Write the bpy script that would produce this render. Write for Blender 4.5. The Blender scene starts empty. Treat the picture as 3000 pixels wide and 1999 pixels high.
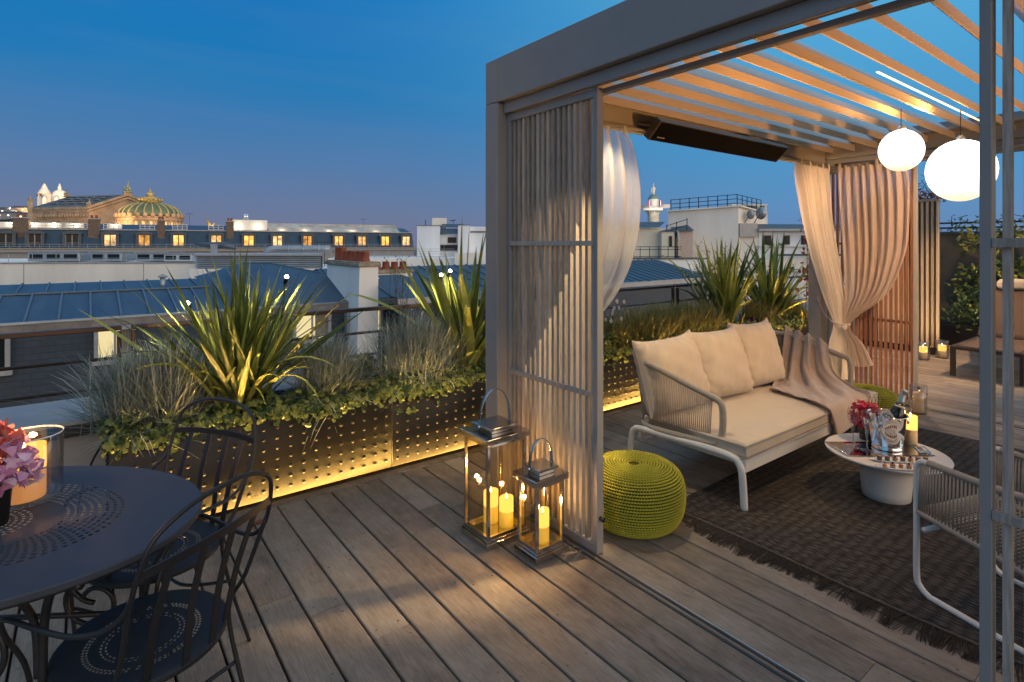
import bpy, math, random
from math import sin, cos, pi, radians, sqrt, atan2
from mathutils import Vector, Matrix
random.seed(7)
R = random.Random(11)
SC = bpy.context.scene
COL = SC.collection

# ---- camera geometry (a level 19.5 mm shift lens, eye 1.56 m above the deck)
F, CX, HY, EYE = 1628.0, 1500.0, 715.0, 1.56
CA, SA = .7945, .6072
def D(x, y, d):
    a = (x-CX)/F; b = -(y-HY)/F
    return Vector(((CA*a+SA)*d, (-SA*a+CA)*d, EYE+b*d))
RIGHT = Vector((CA, -SA, 0)); FWD = Vector((SA, CA, 0))

# ---- mesh builder
class MB:
    def __init__(s): s.v = []; s.f = []; s.a = []; s.m = []; s.mi = 0; s.T = None
    def add(s, vs, fs, a=0.0):
        o = len(s.v)
        if s.T is not None: vs = [s.T @ Vector(p) for p in vs]
        s.v.extend([tuple(p) for p in vs]); s.f.extend([tuple(i+o for i in f) for f in fs])
        s.a.extend([a]*len(vs)); s.m.extend([s.mi]*len(fs)); return s
    def box(s, x0, x1, y0, y1, z0, z1, a=0.0):
        vs = [(x0,y0,z0),(x1,y0,z0),(x1,y1,z0),(x0,y1,z0),(x0,y0,z1),(x1,y0,z1),(x1,y1,z1),(x0,y1,z1)]
        return s.add(vs, [(3,2,1,0),(4,5,6,7),(0,1,5,4),(1,2,6,5),(2,3,7,6),(3,0,4,7)], a)
    def cbox(s, x0, x1, y0, y1, z0, z1, c=.004, a=0.0):
        # box with chamfered edges
        vs = []; fs = []
        xs=(x0,x1); ys=(y0,y1); zs=(z0,z1)
        idx = {}
        for i in (0,1):
            for j in (0,1):
                for k in (0,1):
                    sx=1-2*i; sy=1-2*j; sz=1-2*k
                    for ax in range(3):
                        p=[xs[i],ys[j],zs[k]]
                        d=[sx*c,sy*c,sz*c]
                        for q in range(3):
                            if q!=ax: p[q]+=d[q]
                        idx[(i,j,k,ax)]=len(vs); vs.append(tuple(p))
        g=lambda i,j,k,ax: idx[(i,j,k,ax)]
        for i in (0,1): fs.append([g(i,0,0,0),g(i,1,0,0),g(i,1,1,0),g(i,0,1,0)][::(-1 if i==0 else 1)])
        for j in (0,1): fs.append([g(0,j,0,1),g(0,j,1,1),g(1,j,1,1),g(1,j,0,1)][::(-1 if j==0 else 1)])
        for k in (0,1): fs.append([g(0,0,k,2),g(1,0,k,2),g(1,1,k,2),g(0,1,k,2)][::(-1 if k==0 else 1)])
        for i in (0,1):
            for j in (0,1): fs.append([g(i,j,0,0),g(i,j,1,0),g(i,j,1,1),g(i,j,0,1)])
            for k in (0,1): fs.append([g(i,0,k,0),g(i,1,k,0),g(i,1,k,2),g(i,0,k,2)])
        for j in (0,1):
            for k in (0,1): fs.append([g(0,j,k,1),g(1,j,k,1),g(1,j,k,2),g(0,j,k,2)])
        for i in (0,1):
            for j in (0,1):
                for k in (0,1): fs.append([g(i,j,k,0),g(i,j,k,1),g(i,j,k,2)])
        return s.add(vs, fs, a)
    def tube(s, pts, r, n=8, closed=False, caps=True, a=0.0, flat=1.0):
        pts=[Vector(p) for p in pts]; N=len(pts)
        rs = r if isinstance(r,(list,tuple)) else [r]*N
        vs=[]; fs=[]
        def tan(i):
            if closed: t=pts[(i+1)%N]-pts[i-1]
            else: t=pts[min(i+1,N-1)]-pts[max(i-1,0)]
            return t.normalized() if t.length>1e-9 else Vector((0,0,1))
        t0=tan(0); up=Vector((0,0,1)) if abs(t0.z)<.9 else Vector((1,0,0))
        nrm=(up-t0*up.dot(t0)).normalized()
        for i in range(N):
            t=tan(i); nrm=nrm-t*nrm.dot(t)
            nrm = nrm.normalized() if nrm.length>1e-6 else t.orthogonal().normalized()
            b=t.cross(nrm)
            for k in range(n):
                q=2*pi*k/n
                vs.append(pts[i]+nrm*(cos(q)*rs[i]*flat)+b*(sin(q)*rs[i]))
        M=N if closed else N-1
        for i in range(M):
            j=(i+1)%N
            for k in range(n):
                l=(k+1)%n
                fs.append((i*n+k,i*n+l,j*n+l,j*n+k))
        if caps and not closed:
            fs.append(tuple(range(n-1,-1,-1))); fs.append(tuple((N-1)*n+k for k in range(n)))
        return s.add(vs,fs,a)
    def rod(s,p,q,r,n=6,a=0.0): return s.tube([p,q],r,n,a=a)
    def bar(s, p, q, w, h, a=0.0, up=(0,0,1)):
        p=Vector(p); q=Vector(q); t=(q-p).normalized(); up=Vector(up)
        if abs(t.dot(up))>.98: up=Vector((1,0,0))
        sd=t.cross(up).normalized(); u=sd.cross(t)
        vs=[e+sd*(i*w/2)+u*(j*h/2) for e in (p,q) for i,j in ((-1,-1),(1,-1),(1,1),(-1,1))]
        return s.add(vs,[(0,1,2,3),(7,6,5,4),(0,4,5,1),(1,5,6,2),(2,6,7,3),(3,7,4,0)],a)
    def lathe(s, prof, c=(0,0,0), n=24, ax=(1,1), a=0.0, caps=True):
        vs=[]; fs=[]; c=Vector(c)
        for r,z in prof:
            for k in range(n):
                q=2*pi*k/n
                vs.append(c+Vector((cos(q)*r*ax[0],sin(q)*r*ax[1],z)))
        for i in range(len(prof)-1):
            for k in range(n):
                l=(k+1)%n
                fs.append((i*n+k,i*n+l,(i+1)*n+l,(i+1)*n+k))
        if caps:
            if prof[0][0]>1e-6: fs.append(tuple(range(n-1,-1,-1)))
            if prof[-1][0]>1e-6: fs.append(tuple((len(prof)-1)*n+k for k in range(n)))
        return s.add(vs,fs,a)
    def ball(s, c, r, n=12, m=8, sc=(1,1,1), a=0.0):
        prof=[(max(1e-4,sin(pi*i/m)),-cos(pi*i/m)) for i in range(m+1)]
        c=Vector(c); vs=[]; fs=[]
        for rr,z in prof:
            for k in range(n):
                q=2*pi*k/n
                vs.append(c+Vector((cos(q)*rr*r*sc[0],sin(q)*rr*r*sc[1],z*r*sc[2])))
        for i in range(m):
            for k in range(n):
                l=(k+1)%n; fs.append((i*n+k,i*n+l,(i+1)*n+l,(i+1)*n+k))
        return s.add(vs,fs,a)
    def grid(s, fn, nu, nv, a=0.0, closed_u=False):
        vs=[fn(i/nu, j/nv) for j in range(nv+1) for i in range(nu+(0 if closed_u else 1))]
        w=nu if closed_u else nu+1; fs=[]
        for j in range(nv):
            for i in range(nu):
                k=(i+1)%w if closed_u else i+1
                fs.append((j*w+i,j*w+k,(j+1)*w+k,(j+1)*w+i))
        return s.add(vs,fs,a)
    def prism(s, poly, z0, z1, a=0.0):
        n=len(poly)
        vs=[(x,y,z0) for x,y in poly]+[(x,y,z1) for x,y in poly]
        fs=[tuple(range(n-1,-1,-1)),tuple(range(n,2*n))]+[(i,(i+1)%n,n+(i+1)%n,n+i) for i in range(n)]
        return s.add(vs,fs,a)
    def quad(s,a,b,c,d,v=0.0): return s.add([a,b,c,d],[(0,1,2,3)],v)

WM = {}
def wmat(o): return WM[o.name]
def reg(o, parent):
    o.parent = parent
    WM[o.name] = (wmat(parent) @ o.matrix_basis) if parent else o.matrix_basis.copy()
def tag(o, label=None, cat=None, group=None, kind=None):
    if label: o['label']=label
    if cat: o['category']=cat
    if group: o['group']=group
    if kind: o['kind']=kind
    return o
def build(mb, name, mat, parent=None, smooth=False, label=None, cat=None, group=None, kind=None, local=False, solid=0, subd=0, bevel=0, origin=False, auto=None):
    me = bpy.data.meshes.new(name); vs = mb.v; loc = None
    if parent is not None and not local:
        inv = wmat(parent).inverted(); vs=[inv @ Vector(p) for p in vs]
    elif parent is None and not origin and vs:
        xs=[p[0] for p in vs]; ys=[p[1] for p in vs]; zs=[p[2] for p in vs]
        loc=Vector(((min(xs)+max(xs))/2,(min(ys)+max(ys))/2,min(zs)))
        vs=[Vector(p)-loc for p in vs]
    me.from_pydata([tuple(p) for p in vs], [], mb.f)
    if any(mb.a):
        at=me.attributes.new('var','FLOAT','POINT'); at.data.foreach_set('value',mb.a)
    mats = mat if isinstance(mat,(list,tuple)) else [mat]
    for m in mats: me.materials.append(m)
    if len(mats)>1: me.polygons.foreach_set('material_index', mb.m)
    if smooth: me.polygons.foreach_set('use_smooth',[True]*len(me.polygons))
    me.update()
    if auto:
        me.polygons.foreach_set('use_smooth',[True]*len(me.polygons))
        try: me.set_sharp_from_angle(angle=radians(auto))
        except Exception: pass
    o=bpy.data.objects.new(name, me); COL.objects.link(o)
    if loc is not None: o.location=loc
    reg(o, parent)
    if bevel:
        b=o.modifiers.new('bevel','BEVEL'); b.width=bevel; b.segments=2; b.limit_method='ANGLE'
    if solid:
        m=o.modifiers.new('solid','SOLIDIFY'); m.thickness=solid; m.offset=0
    if subd:
        m=o.modifiers.new('sub','SUBSURF'); m.levels=subd; m.render_levels=subd
    return tag(o,label,cat,group,kind)
def thing(name, label, cat, loc=(0,0,0), rz=0.0, group=None):
    o=bpy.data.objects.new(name,None); o.empty_display_size=.1; COL.objects.link(o)
    o.location=loc; o.rotation_euler=(0,0,rz)
    o.matrix_basis = Matrix.Translation(Vector(loc)) @ Matrix.Rotation(rz,4,'Z')
    reg(o,None); return tag(o,label,cat,group)
def kids(o): return [c for c in list(bpy.data.objects) if c.parent==o]
def copy_tree(o, parent=None, loc=None, rz=None, label=None):
    c=o.copy(); COL.objects.link(c); c.parent=parent
    if loc is not None: c.location=loc
    if rz is not None: c.rotation_euler=(0,0,rz)
    if label: c['label']=label
    c.matrix_basis
    WM[c.name]=c.matrix_basis.copy()
    for k in kids(o): copy_tree(k,c)
    return c
def lerp(a,b,t): return a+(b-a)*t
def sm(t): t=max(0,min(1,t)); return t*t*(3-2*t)
def spline(P, n=8, closed=False):
    P=[Vector(p) for p in P]; out=[]; N=len(P)
    for i in range(N if closed else N-1):
        if closed: a,b,c,d=P[i-1],P[i],P[(i+1)%N],P[(i+2)%N]
        else: a,b,c,d=P[max(i-1,0)],P[i],P[i+1],P[min(i+2,N-1)]
        for k in range(n):
            t=k/n
            out.append(.5*((2*b)+(c-a)*t+(2*a-5*b+4*c-d)*t*t+(3*b-a-3*c+d)*t**3))
    if not closed: out.append(P[-1])
    return out
def cr(P,t):
    n=len(P)-1; x=min(max(t,0),1)*n; i=min(int(x),n-1); t=x-i
    a,b,c,d=P[max(i-1,0)],P[i],P[i+1],P[min(i+2,n)]
    return .5*((2*b)+(c-a)*t+(2*a-5*b+4*c-d)*t*t+(3*b-a-3*c+d)*t**3)

# ---- materials
def _n(nt,t,**k):
    n=nt.nodes.new(t)
    for a,b in k.items(): setattr(n,a,b)
    return n
def L4(c): return (c[0],c[1],c[2],1)
def M(name, col, rough=.55, metal=0.0, var=.12, scale=6.0, stretch=(1,1,1), bump=0.0, bscale=60.0, bdist=.002, col2=None, spec=.5, coat=0.0, trans=0.0, ior=1.45, rvar=.1, attr=0.0, transl=0.0, alpha=1.0, aniso=0.0, sheen=0.0, sss=0.0):
    m=bpy.data.materials.new(name); m.use_nodes=True; nt=m.node_tree; nt.nodes.clear(); lk=nt.links.new
    out=_n(nt,'ShaderNodeOutputMaterial'); p=_n(nt,'ShaderNodeBsdfPrincipled')
    p.inputs['Roughness'].default_value=rough; p.inputs['Metallic'].default_value=metal
    p.inputs['Specular IOR Level'].default_value=spec; p.inputs['Coat Weight'].default_value=coat
    p.inputs['Transmission Weight'].default_value=trans; p.inputs['IOR'].default_value=ior
    p.inputs['Sheen Weight'].default_value=sheen
    if sss: p.inputs['Subsurface Weight'].default_value=sss; p.inputs['Subsurface Radius'].default_value=(.05,.03,.015); p.inputs['Subsurface Scale'].default_value=.3
    if alpha<1: p.inputs['Alpha'].default_value=alpha
    tc=_n(nt,'ShaderNodeTexCoord'); mp=_n(nt,'ShaderNodeMapping'); mp.inputs['Scale'].default_value=stretch
    lk(tc.outputs['Object'],mp.inputs['Vector'])
    no=_n(nt,'ShaderNodeTexNoise'); no.inputs['Scale'].default_value=scale; no.inputs['Detail'].default_value=6; no.inputs['Roughness'].default_value=.6
    lk(mp.outputs[0],no.inputs['Vector'])
    rp=_n(nt,'ShaderNodeValToRGB'); e=rp.color_ramp.elements
    c1=tuple(max(0,x*(1-var)) for x in col); c2=tuple(min(1,x*(1+var)) for x in (col2 or col))
    if col2: c1=col; c2=col2
    e[0].position=.32; e[0].color=L4(c1); e[1].position=.68; e[1].color=L4(c2)
    src=no.outputs['Fac']
    if attr:
        at=_n(nt,'ShaderNodeAttribute',attribute_name='var')
        ma=_n(nt,'ShaderNodeMath',operation='MULTIPLY_ADD'); ma.inputs[1].default_value=attr; ma.inputs[2].default_value=-attr/2
        lk(at.outputs['Fac'],ma.inputs[0])
        ad=_n(nt,'ShaderNodeMath',operation='ADD',use_clamp=True); lk(ma.outputs[0],ad.inputs[0]); lk(src,ad.inputs[1]); src=ad.outputs[0]
    lk(src,rp.inputs['Fac']); lk(rp.outputs[0],p.inputs['Base Color'])
    if rvar:
        mr=_n(nt,'ShaderNodeMapRange'); mr.inputs[3].default_value=max(0,rough-rvar); mr.inputs[4].default_value=min(1,rough+rvar)
        lk(no.outputs['Fac'],mr.inputs[0]); lk(mr.outputs[0],p.inputs['Roughness'])
    if bump:
        nb=_n(nt,'ShaderNodeTexNoise'); nb.inputs['Scale'].default_value=bscale; nb.inputs['Detail'].default_value=4
        lk(mp.outputs[0],nb.inputs['Vector'])
        bp=_n(nt,'ShaderNodeBump'); bp.inputs['Strength'].default_value=bump; bp.inputs['Distance'].default_value=bdist
        lk(nb.outputs['Fac'],bp.inputs['Height']); lk(bp.outputs[0],p.inputs['Normal'])
    sh=p.outputs[0]
    if transl:
        tr=_n(nt,'ShaderNodeBsdfTranslucent'); lk(rp.outputs[0],tr.inputs['Color'])
        mx=_n(nt,'ShaderNodeMixShader'); mx.inputs[0].default_value=transl
        lk(sh,mx.inputs[1]); lk(tr.outputs[0],mx.inputs[2]); sh=mx.outputs[0]
    lk(sh,out.inputs['Surface'])
    m['_p']=p.name
    return m
def EM(name,col,s,var=0.0,scale=3.0):
    m=bpy.data.materials.new(name); m.use_nodes=True; nt=m.node_tree; nt.nodes.clear()
    out=_n(nt,'ShaderNodeOutputMaterial'); e=_n(nt,'ShaderNodeEmission'); e.inputs['Color'].default_value=L4(col); e.inputs['Strength'].default_value=s
    if var:
        tc=_n(nt,'ShaderNodeTexCoord'); no=_n(nt,'ShaderNodeTexNoise'); no.inputs['Scale'].default_value=scale
        mr=_n(nt,'ShaderNodeMapRange'); mr.inputs[1].default_value=.3; mr.inputs[2].default_value=.7; mr.inputs[3].default_value=s*(1-var); mr.inputs[4].default_value=s*(1+var)
        nt.links.new(tc.outputs['Object'],no.inputs['Vector']); nt.links.new(no.outputs['Fac'],mr.inputs[0]); nt.links.new(mr.outputs[0],e.inputs['Strength'])
    nt.links.new(e.outputs[0],out.inputs['Surface']); return m
def glass_mat(name,col=(1,1,1),tint=0.92,refl=.04,rough=.0):
    # thin clear pane: mostly transparent with a fresnel reflection
    m=bpy.data.materials.new(name); m.use_nodes=True; nt=m.node_tree; nt.nodes.clear(); lk=nt.links.new
    out=_n(nt,'ShaderNodeOutputMaterial'); t=_n(nt,'ShaderNodeBsdfTransparent'); t.inputs[0].default_value=L4(tuple(c*tint for c in col))
    g=_n(nt,'ShaderNodeBsdfGlossy'); g.inputs['Roughness'].default_value=rough
    ge=_n(nt,'ShaderNodeNewGeometry'); dp=_n(nt,'ShaderNodeVectorMath',operation='DOT_PRODUCT'); lk(ge.outputs['Normal'],dp.inputs[0]); lk(ge.outputs['Incoming'],dp.inputs[1])
    ab=_n(nt,'ShaderNodeMath',operation='ABSOLUTE'); lk(dp.outputs['Value'],ab.inputs[0])
    om=_n(nt,'ShaderNodeMath',operation='SUBTRACT',use_clamp=True); om.inputs[0].default_value=1.0; lk(ab.outputs[0],om.inputs[1])
    pw_=_n(nt,'ShaderNodeMath',operation='POWER'); pw_.inputs[1].default_value=4.0; lk(om.outputs[0],pw_.inputs[0])
    ad=_n(nt,'ShaderNodeMath',operation='MULTIPLY_ADD',use_clamp=True); ad.inputs[1].default_value=.75; ad.inputs[2].default_value=refl; lk(pw_.outputs[0],ad.inputs[0])
    mx=_n(nt,'ShaderNodeMixShader'); lk(ad.outputs[0],mx.inputs[0]); lk(t.outputs[0],mx.inputs[1]); lk(g.outputs[0],mx.inputs[2]); lk(mx.outputs[0],out.inputs[0]); return m
def lamp(kind,name,loc,energy,col=(1,.72,.42),size=.05,target=None,spot=60,blend=.4,sx=None,sy=None):
    l=bpy.data.lights.new(name,kind); l.energy=energy; l.color=col
    if kind in('POINT','SPOT'): l.shadow_soft_size=size
    if kind=='SPOT': l.spot_size=radians(spot); l.spot_blend=blend
    if kind=='AREA': l.shape='RECTANGLE'; l.size=sx; l.size_y=sy
    o=bpy.data.objects.new(name,l); COL.objects.link(o); o.location=loc
    if target is not None:
        o.rotation_euler=(Vector(target)-Vector(loc)).to_track_quat('-Z','Y').to_euler()
    return o
# ---- camera
cam=bpy.data.cameras.new('camera'); co=bpy.data.objects.new('camera',cam); COL.objects.link(co); SC.camera=co
cam.sensor_width=36; cam.lens=36*F/3000; cam.clip_start=.05; cam.clip_end=6000
cam.shift_y=-(999.5-HY)/3000
co.location=(0,0,EYE); co.rotation_euler=(radians(90),0,-atan2(SA,CA))
# ---- render
SC.render.engine='CYCLES'
cy=SC.cycles; cy.use_denoising=True; cy.max_bounces=8; cy.diffuse_bounces=4; cy.glossy_bounces=4; cy.transmission_bounces=6; cy.transparent_max_bounces=24
cy.caustics_reflective=False; cy.caustics_refractive=False; cy.sample_clamp_indirect=3.0; cy.use_adaptive_sampling=True; cy.adaptive_threshold=.015
vs=SC.view_settings; vs.view_transform='Standard'; vs.look='None'; vs.exposure=0; vs.gamma=1
# ---- dusk sky: nishita base plus the colours of the hour after sunset (sunset behind and to the right of the terrace)
SUN_EL=radians(2.0); SUN_H=Vector((.27,-.963,0)).normalized()
w=bpy.data.worlds.new('World'); SC.world=w; w.use_nodes=True; nt=w.node_tree; nt.nodes.clear(); lk=nt.links.new
out=_n(nt,'ShaderNodeOutputWorld'); bg=_n(nt,'ShaderNodeBackground'); lk(bg.outputs[0],out.inputs[0])
tc=_n(nt,'ShaderNodeTexCoord'); sep=_n(nt,'ShaderNodeSeparateXYZ'); lk(tc.outputs['Generated'],sep.inputs[0])
def ramp(stops):
    r=_n(nt,'ShaderNodeValToRGB'); e=r.color_ramp.elements
    while len(e)<len(stops): e.new(.5)
    for q,(p,c) in zip(e,stops): q.position=p; q.color=L4(c)
    lk(sep.outputs['Z'],r.inputs[0]); return r.outputs[0]
away=ramp([(0,(.165,.175,.275)),(.05,(.135,.185,.32)),(.14,(.075,.19,.40)),(.26,(.012,.185,.46)),(.45,(.0,.165,.50)),(.7,(.34,.46,.66)),(1,(.42,.52,.68))])
side=ramp([(0,(.14,.22,.42)),(.06,(.10,.27,.52)),(.15,(.065,.30,.58)),(.3,(.08,.37,.66)),(.5,(.11,.45,.70)),(.7,(.34,.50,.70)),(1,(.42,.52,.68))])
glow=ramp([(0,(2.7,1.85,1.2)),(.1,(2.4,1.8,1.3)),(.3,(1.3,1.2,1.12)),(.6,(.50,.56,.66)),(1,(.42,.52,.68))])
dt=_n(nt,'ShaderNodeVectorMath',operation='DOT_PRODUCT'); dt.inputs[1].default_value=SUN_H; lk(tc.outputs['Generated'],dt.inputs[0])
def mrange(a,b):
    m=_n(nt,'ShaderNodeMapRange',interpolation_type='SMOOTHSTEP'); m.inputs[1].default_value=a; m.inputs[2].default_value=b; lk(dt.outputs['Value'],m.inputs[0]); return m.outputs[0]
def mixc(f,a,b):
    m=_n(nt,'ShaderNodeMix',data_type='RGBA'); lk(f,m.inputs[0]); lk(a,m.inputs[6]); lk(b,m.inputs[7]); return m.outputs[2]
c=mixc(mrange(-.85,-.1),away,side); c=mixc(mrange(.15,.8),c,glow)
sky=_n(nt,'ShaderNodeTexSky',sky_type='NISHITA'); sky.sun_disc=False; sky.sun_elevation=SUN_EL; sky.sun_rotation=atan2(SUN_H.x,SUN_H.y); sky.altitude=60
wv=_n(nt,'ShaderNodeMapping'); wv.inputs['Scale'].default_value=(1.2,1.2,9); lk(tc.outputs['Generated'],wv.inputs[0])
cn=_n(nt,'ShaderNodeTexNoise'); cn.inputs['Scale'].default_value=1.6; cn.inputs['Detail'].default_value=7; cn.inputs['Distortion'].default_value=.6; lk(wv.outputs[0],cn.inputs['Vector'])
cm=_n(nt,'ShaderNodeMapRange'); cm.inputs[1].default_value=.42; cm.inputs[2].default_value=.75; cm.inputs[3].default_value=0; cm.inputs[4].default_value=.06; lk(cn.outputs['Fac'],cm.inputs[0])
cl=_n(nt,'ShaderNodeMix',data_type='RGBA'); lk(cm.outputs[0],cl.inputs[0]); lk(c,cl.inputs[6]); cl.inputs[7].default_value=(.30,.30,.42,1); c=cl.outputs[2]
mul=_n(nt,'ShaderNodeMix',data_type='RGBA',blend_type='ADD'); mul.inputs[0].default_value=.004; lk(c,mul.inputs[6]); lk(sky.outputs[0],mul.inputs[7])
lk(mul.outputs[2],bg.inputs[0]); bg.inputs[1].default_value=1.0
sun=bpy.data.lights.new('sun','SUN'); so=bpy.data.objects.new('sun',sun); COL.objects.link(so); sun.energy=.6; sun.angle=radians(80); sun.color=(1,.82,.62)
so.rotation_euler=(-Vector((.30,-.954,.13))).to_track_quat('-Z','Y').to_euler()
mt={}
def globe_mat():
    m=EM('lit opal glass',(1,.9,.7),3); nt=m.node_tree; e=[n for n in nt.nodes if n.type=='EMISSION'][0]
    tc=_n(nt,'ShaderNodeTexCoord'); sp=_n(nt,'ShaderNodeSeparateXYZ'); nt.links.new(tc.outputs['Generated'],sp.inputs[0])
    r=_n(nt,'ShaderNodeValToRGB'); q=r.color_ramp.elements; q[0].position=0; q[0].color=(.98,.80,.50,1); q[1].position=.55; q[1].color=(1,.92,.74,1)
    mr=_n(nt,'ShaderNodeMapRange'); mr.inputs[1].default_value=0; mr.inputs[2].default_value=.6; mr.inputs[3].default_value=1.15; mr.inputs[4].default_value=4.0
    nt.links.new(sp.outputs['Z'],r.inputs[0]); nt.links.new(sp.outputs['Z'],mr.inputs[0]); nt.links.new(r.outputs[0],e.inputs['Color']); nt.links.new(mr.outputs[0],e.inputs['Strength']); return m
mt['taupe']=M('taupe powder coat',(.235,.228,.222),.5,var=.04,bump=.05,bscale=400)
mt['taupe_in']=mt['taupe']
mt['greywood']=M('weathered slat wood',(.33,.29,.25),.75,scale=14,stretch=(8,8,.7),var=.3,bump=.3,bscale=60,attr=.35)
mt['steel_track']=M('brushed steel',(.55,.55,.55),.35,.9)
mt['black']=M('black metal',(.018,.018,.02),.45,.3)
mt['anthracite']=M('anthracite steel',(.0095,.0085,.008),.42,.15,var=.15,scale=3,bump=.08,bscale=300)
mt['iron']=M('dark painted iron',(.022,.024,.028),.42,.3,var=.1)
mt['railbrown']=M('bronze painted rail',(.055,.036,.028),.32,.5)
mt['cream']=M('cream woven cord',(.36,.31,.25),.7,var=.08,scale=40)
mt['whitealu']=M('white powder coated tube',(.72,.69,.64),.4,var=.03)
mt['cushion']=M('beige canvas',(.54,.44,.33),.9,var=.06,scale=5,bump=.12,bscale=7,bdist=.02,sheen=.2)
mt['seatcloth']=M('beige seat canvas',(.52,.44,.345),.9,var=.05,scale=9,bump=.2,bscale=700,sheen=.2)
mt['throw']=M('taupe wool throw',(.36,.275,.22),.95,var=.08,scale=15,bump=.3,bscale=300,sheen=.4)
mt['fringe']=M('dark fringe',(.14,.095,.07),.95)
mt['chrome']=M('polished steel',(.82,.80,.78),.07,1.0,var=.03,rvar=.03)
mt['lantern']=M('lantern steel',(.62,.58,.54),.16,1.0,var=.1,scale=12,rvar=.06)
mt['glass']=glass_mat('clear glass')
mt['lglass']=glass_mat('lantern glass',(1,.93,.80),.90,.05)
mt['solidglass']=glass_mat('flute glass',(1,.98,.96),.93,.10)
mt['wax']=M('candle wax',(.75,.55,.30),.5,var=.03,sss=.6)
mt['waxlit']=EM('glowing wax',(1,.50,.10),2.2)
mt['flame']=EM('flame',(1,.62,.22),30)
mt['globe']=globe_mat()
mt['led']=EM('warm led',(1,.54,.11),170)
mt['bulb']=EM('spot lens',(1,.85,.6),60)
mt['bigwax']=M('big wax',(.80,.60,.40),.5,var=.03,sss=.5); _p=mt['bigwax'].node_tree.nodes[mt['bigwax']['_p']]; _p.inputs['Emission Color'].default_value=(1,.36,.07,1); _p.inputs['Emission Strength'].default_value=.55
mt['lime']=M('lime crochet cord',(.36,.335,.028),.8,var=.12,scale=60,bump=.3,bscale=300)
mt['tablewhite']=M('matt white top',(.66,.62,.58),.35,var=.03)
mt['soil']=M('soil',(.03,.022,.016),1)
mt['ivy']=M('ivy leaf',(.035,.07,.018),.4,var=.3,scale=8,attr=.9,col2=(.22,.26,.06),transl=.15)
mt['phormium']=M('flax leaf',(.085,.115,.02),.42,scale=5,attr=.9,col2=(.34,.37,.08),transl=.25)
mt['fescue']=M('blue fescue blade',(.14,.205,.20),.6,scale=6,attr=1.0,col2=(.50,.52,.43),transl=.15)
mt['drygrass']=M('dry grass blade',(.13,.145,.035),.65,scale=6,attr=1.0,col2=(.40,.33,.12),transl=.15)
mt['petal']=M('white petal',(.75,.68,.6),.6,transl=.3)
mt['stem']=M('dry stem',(.12,.09,.055),.8)
mt['jasmine']=M('jasmine leaf',(.05,.085,.015),.4,scale=4,attr=1.0,col2=(.28,.26,.05),transl=.15)
mt['redleaf']=M('red autumn leaf',(.10,.03,.02),.6,scale=6,attr=.8,col2=(.28,.09,.04),transl=.2)
mt['bark']=M('bark',(.07,.05,.035),.9,scale=20,stretch=(1,1,.3),var=.3,bump=.5)
mt['whitewall']=M('white render',(.85,.83,.78),.9,scale=.5,var=.10,stretch=(1,1,.35),bump=.1,bscale=20)
mt['creamwall']=M('cream render',(.86,.82,.73),.9,scale=.35,var=.12,stretch=(1,1,.3))
mt['greywall']=M('grey render',(.30,.30,.30),.9,scale=.3,var=.12)
mt['zinc']=M('zinc sheet',(.028,.066,.112),.45,.2,scale=1.1,var=.16,col2=(.052,.105,.158),stretch=(2.2,.5,1),bump=.15,bscale=3,bdist=.03)
mt['zincdark']=M('dark zinc',(.07,.09,.11),.5,.3,scale=.8,var=.2)
mt['zincpale']=M('pale zinc flashing',(.34,.35,.36),.5,.4,var=.12,scale=2)
mt['terracotta']=M('terracotta',(.27,.075,.04),.85,var=.25,scale=3)
mt['brick']=M('sooty brick',(.16,.12,.09),.9,var=.35,scale=4)
mt['windark']=M('dark window',(.012,.016,.02),.25,spec=.25,rvar=0)
mt['frame']=M('pale window frame',(.30,.31,.32),.6)
mt['darkframe']=M('dark window frame',(.06,.045,.04),.6)
mt['stone']=M('opera stone',(.42,.31,.21),.85,scale=.25,var=.25,bump=.6,bscale=1.2,bdist=.4)
mt['stonegrey']=M('grey stone',(.34,.29,.22),.85,scale=.3,var=.3,bump=.6,bscale=1.0,bdist=.4)
mt['copper']=M('verdigris copper',(.10,.15,.09),.6,scale=.2,var=.25,stretch=(1,1,.5))
mt['gilt']=M('gilded verdigris',(.42,.36,.16),.5,.2,scale=.6,var=.25)
mt['whitestone']=M('white stone',(.78,.70,.60),.8,scale=.02,var=.06)
mt['machine']=M('galvanised casing',(.36,.40,.43),.45,.5,var=.15,scale=1)
mt['hillgreen']=M('dark trees',(.012,.018,.008),1,scale=.02,var=.4)
mt['ground']=M('city ground',(.07,.07,.07),.9)
def slate_mat():
    m=M('slate courses',(.050,.055,.062),.5,scale=1.5,var=.25); nt=m.node_tree; lk=nt.links.new
    p=nt.nodes[m['_p']]; tc=_n(nt,'ShaderNodeTexCoord'); sp=_n(nt,'ShaderNodeSeparateXYZ'); cb=_n(nt,'ShaderNodeCombineXYZ')
    lk(tc.outputs['Object'],sp.inputs[0]); lk(sp.outputs['X'],cb.inputs['X']); lk(sp.outputs['Z'],cb.inputs['Y'])
    b=_n(nt,'ShaderNodeTexBrick'); b.inputs['Scale'].default_value=1.0; b.inputs['Mortar Size'].default_value=.008; b.inputs['Brick Width'].default_value=.34; b.inputs['Row Height'].default_value=.17
    b.inputs['Color1'].default_value=(.012,.028,.048,1); b.inputs['Color2'].default_value=(.018,.037,.062,1); b.inputs['Mortar'].default_value=(.010,.016,.026,1)
    lk(cb.outputs[0],b.inputs['Vector']); lk(b.outputs['Color'],p.inputs['Base Color'])
    bp=_n(nt,'ShaderNodeBump'); bp.inputs['Strength'].default_value=.5; bp.inputs['Distance'].default_value=.01; bp.invert=True; lk(b.outputs['Fac'],bp.inputs['Height']); lk(bp.outputs[0],p.inputs['Normal'])
    return m
mt['slate']=slate_mat()
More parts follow.
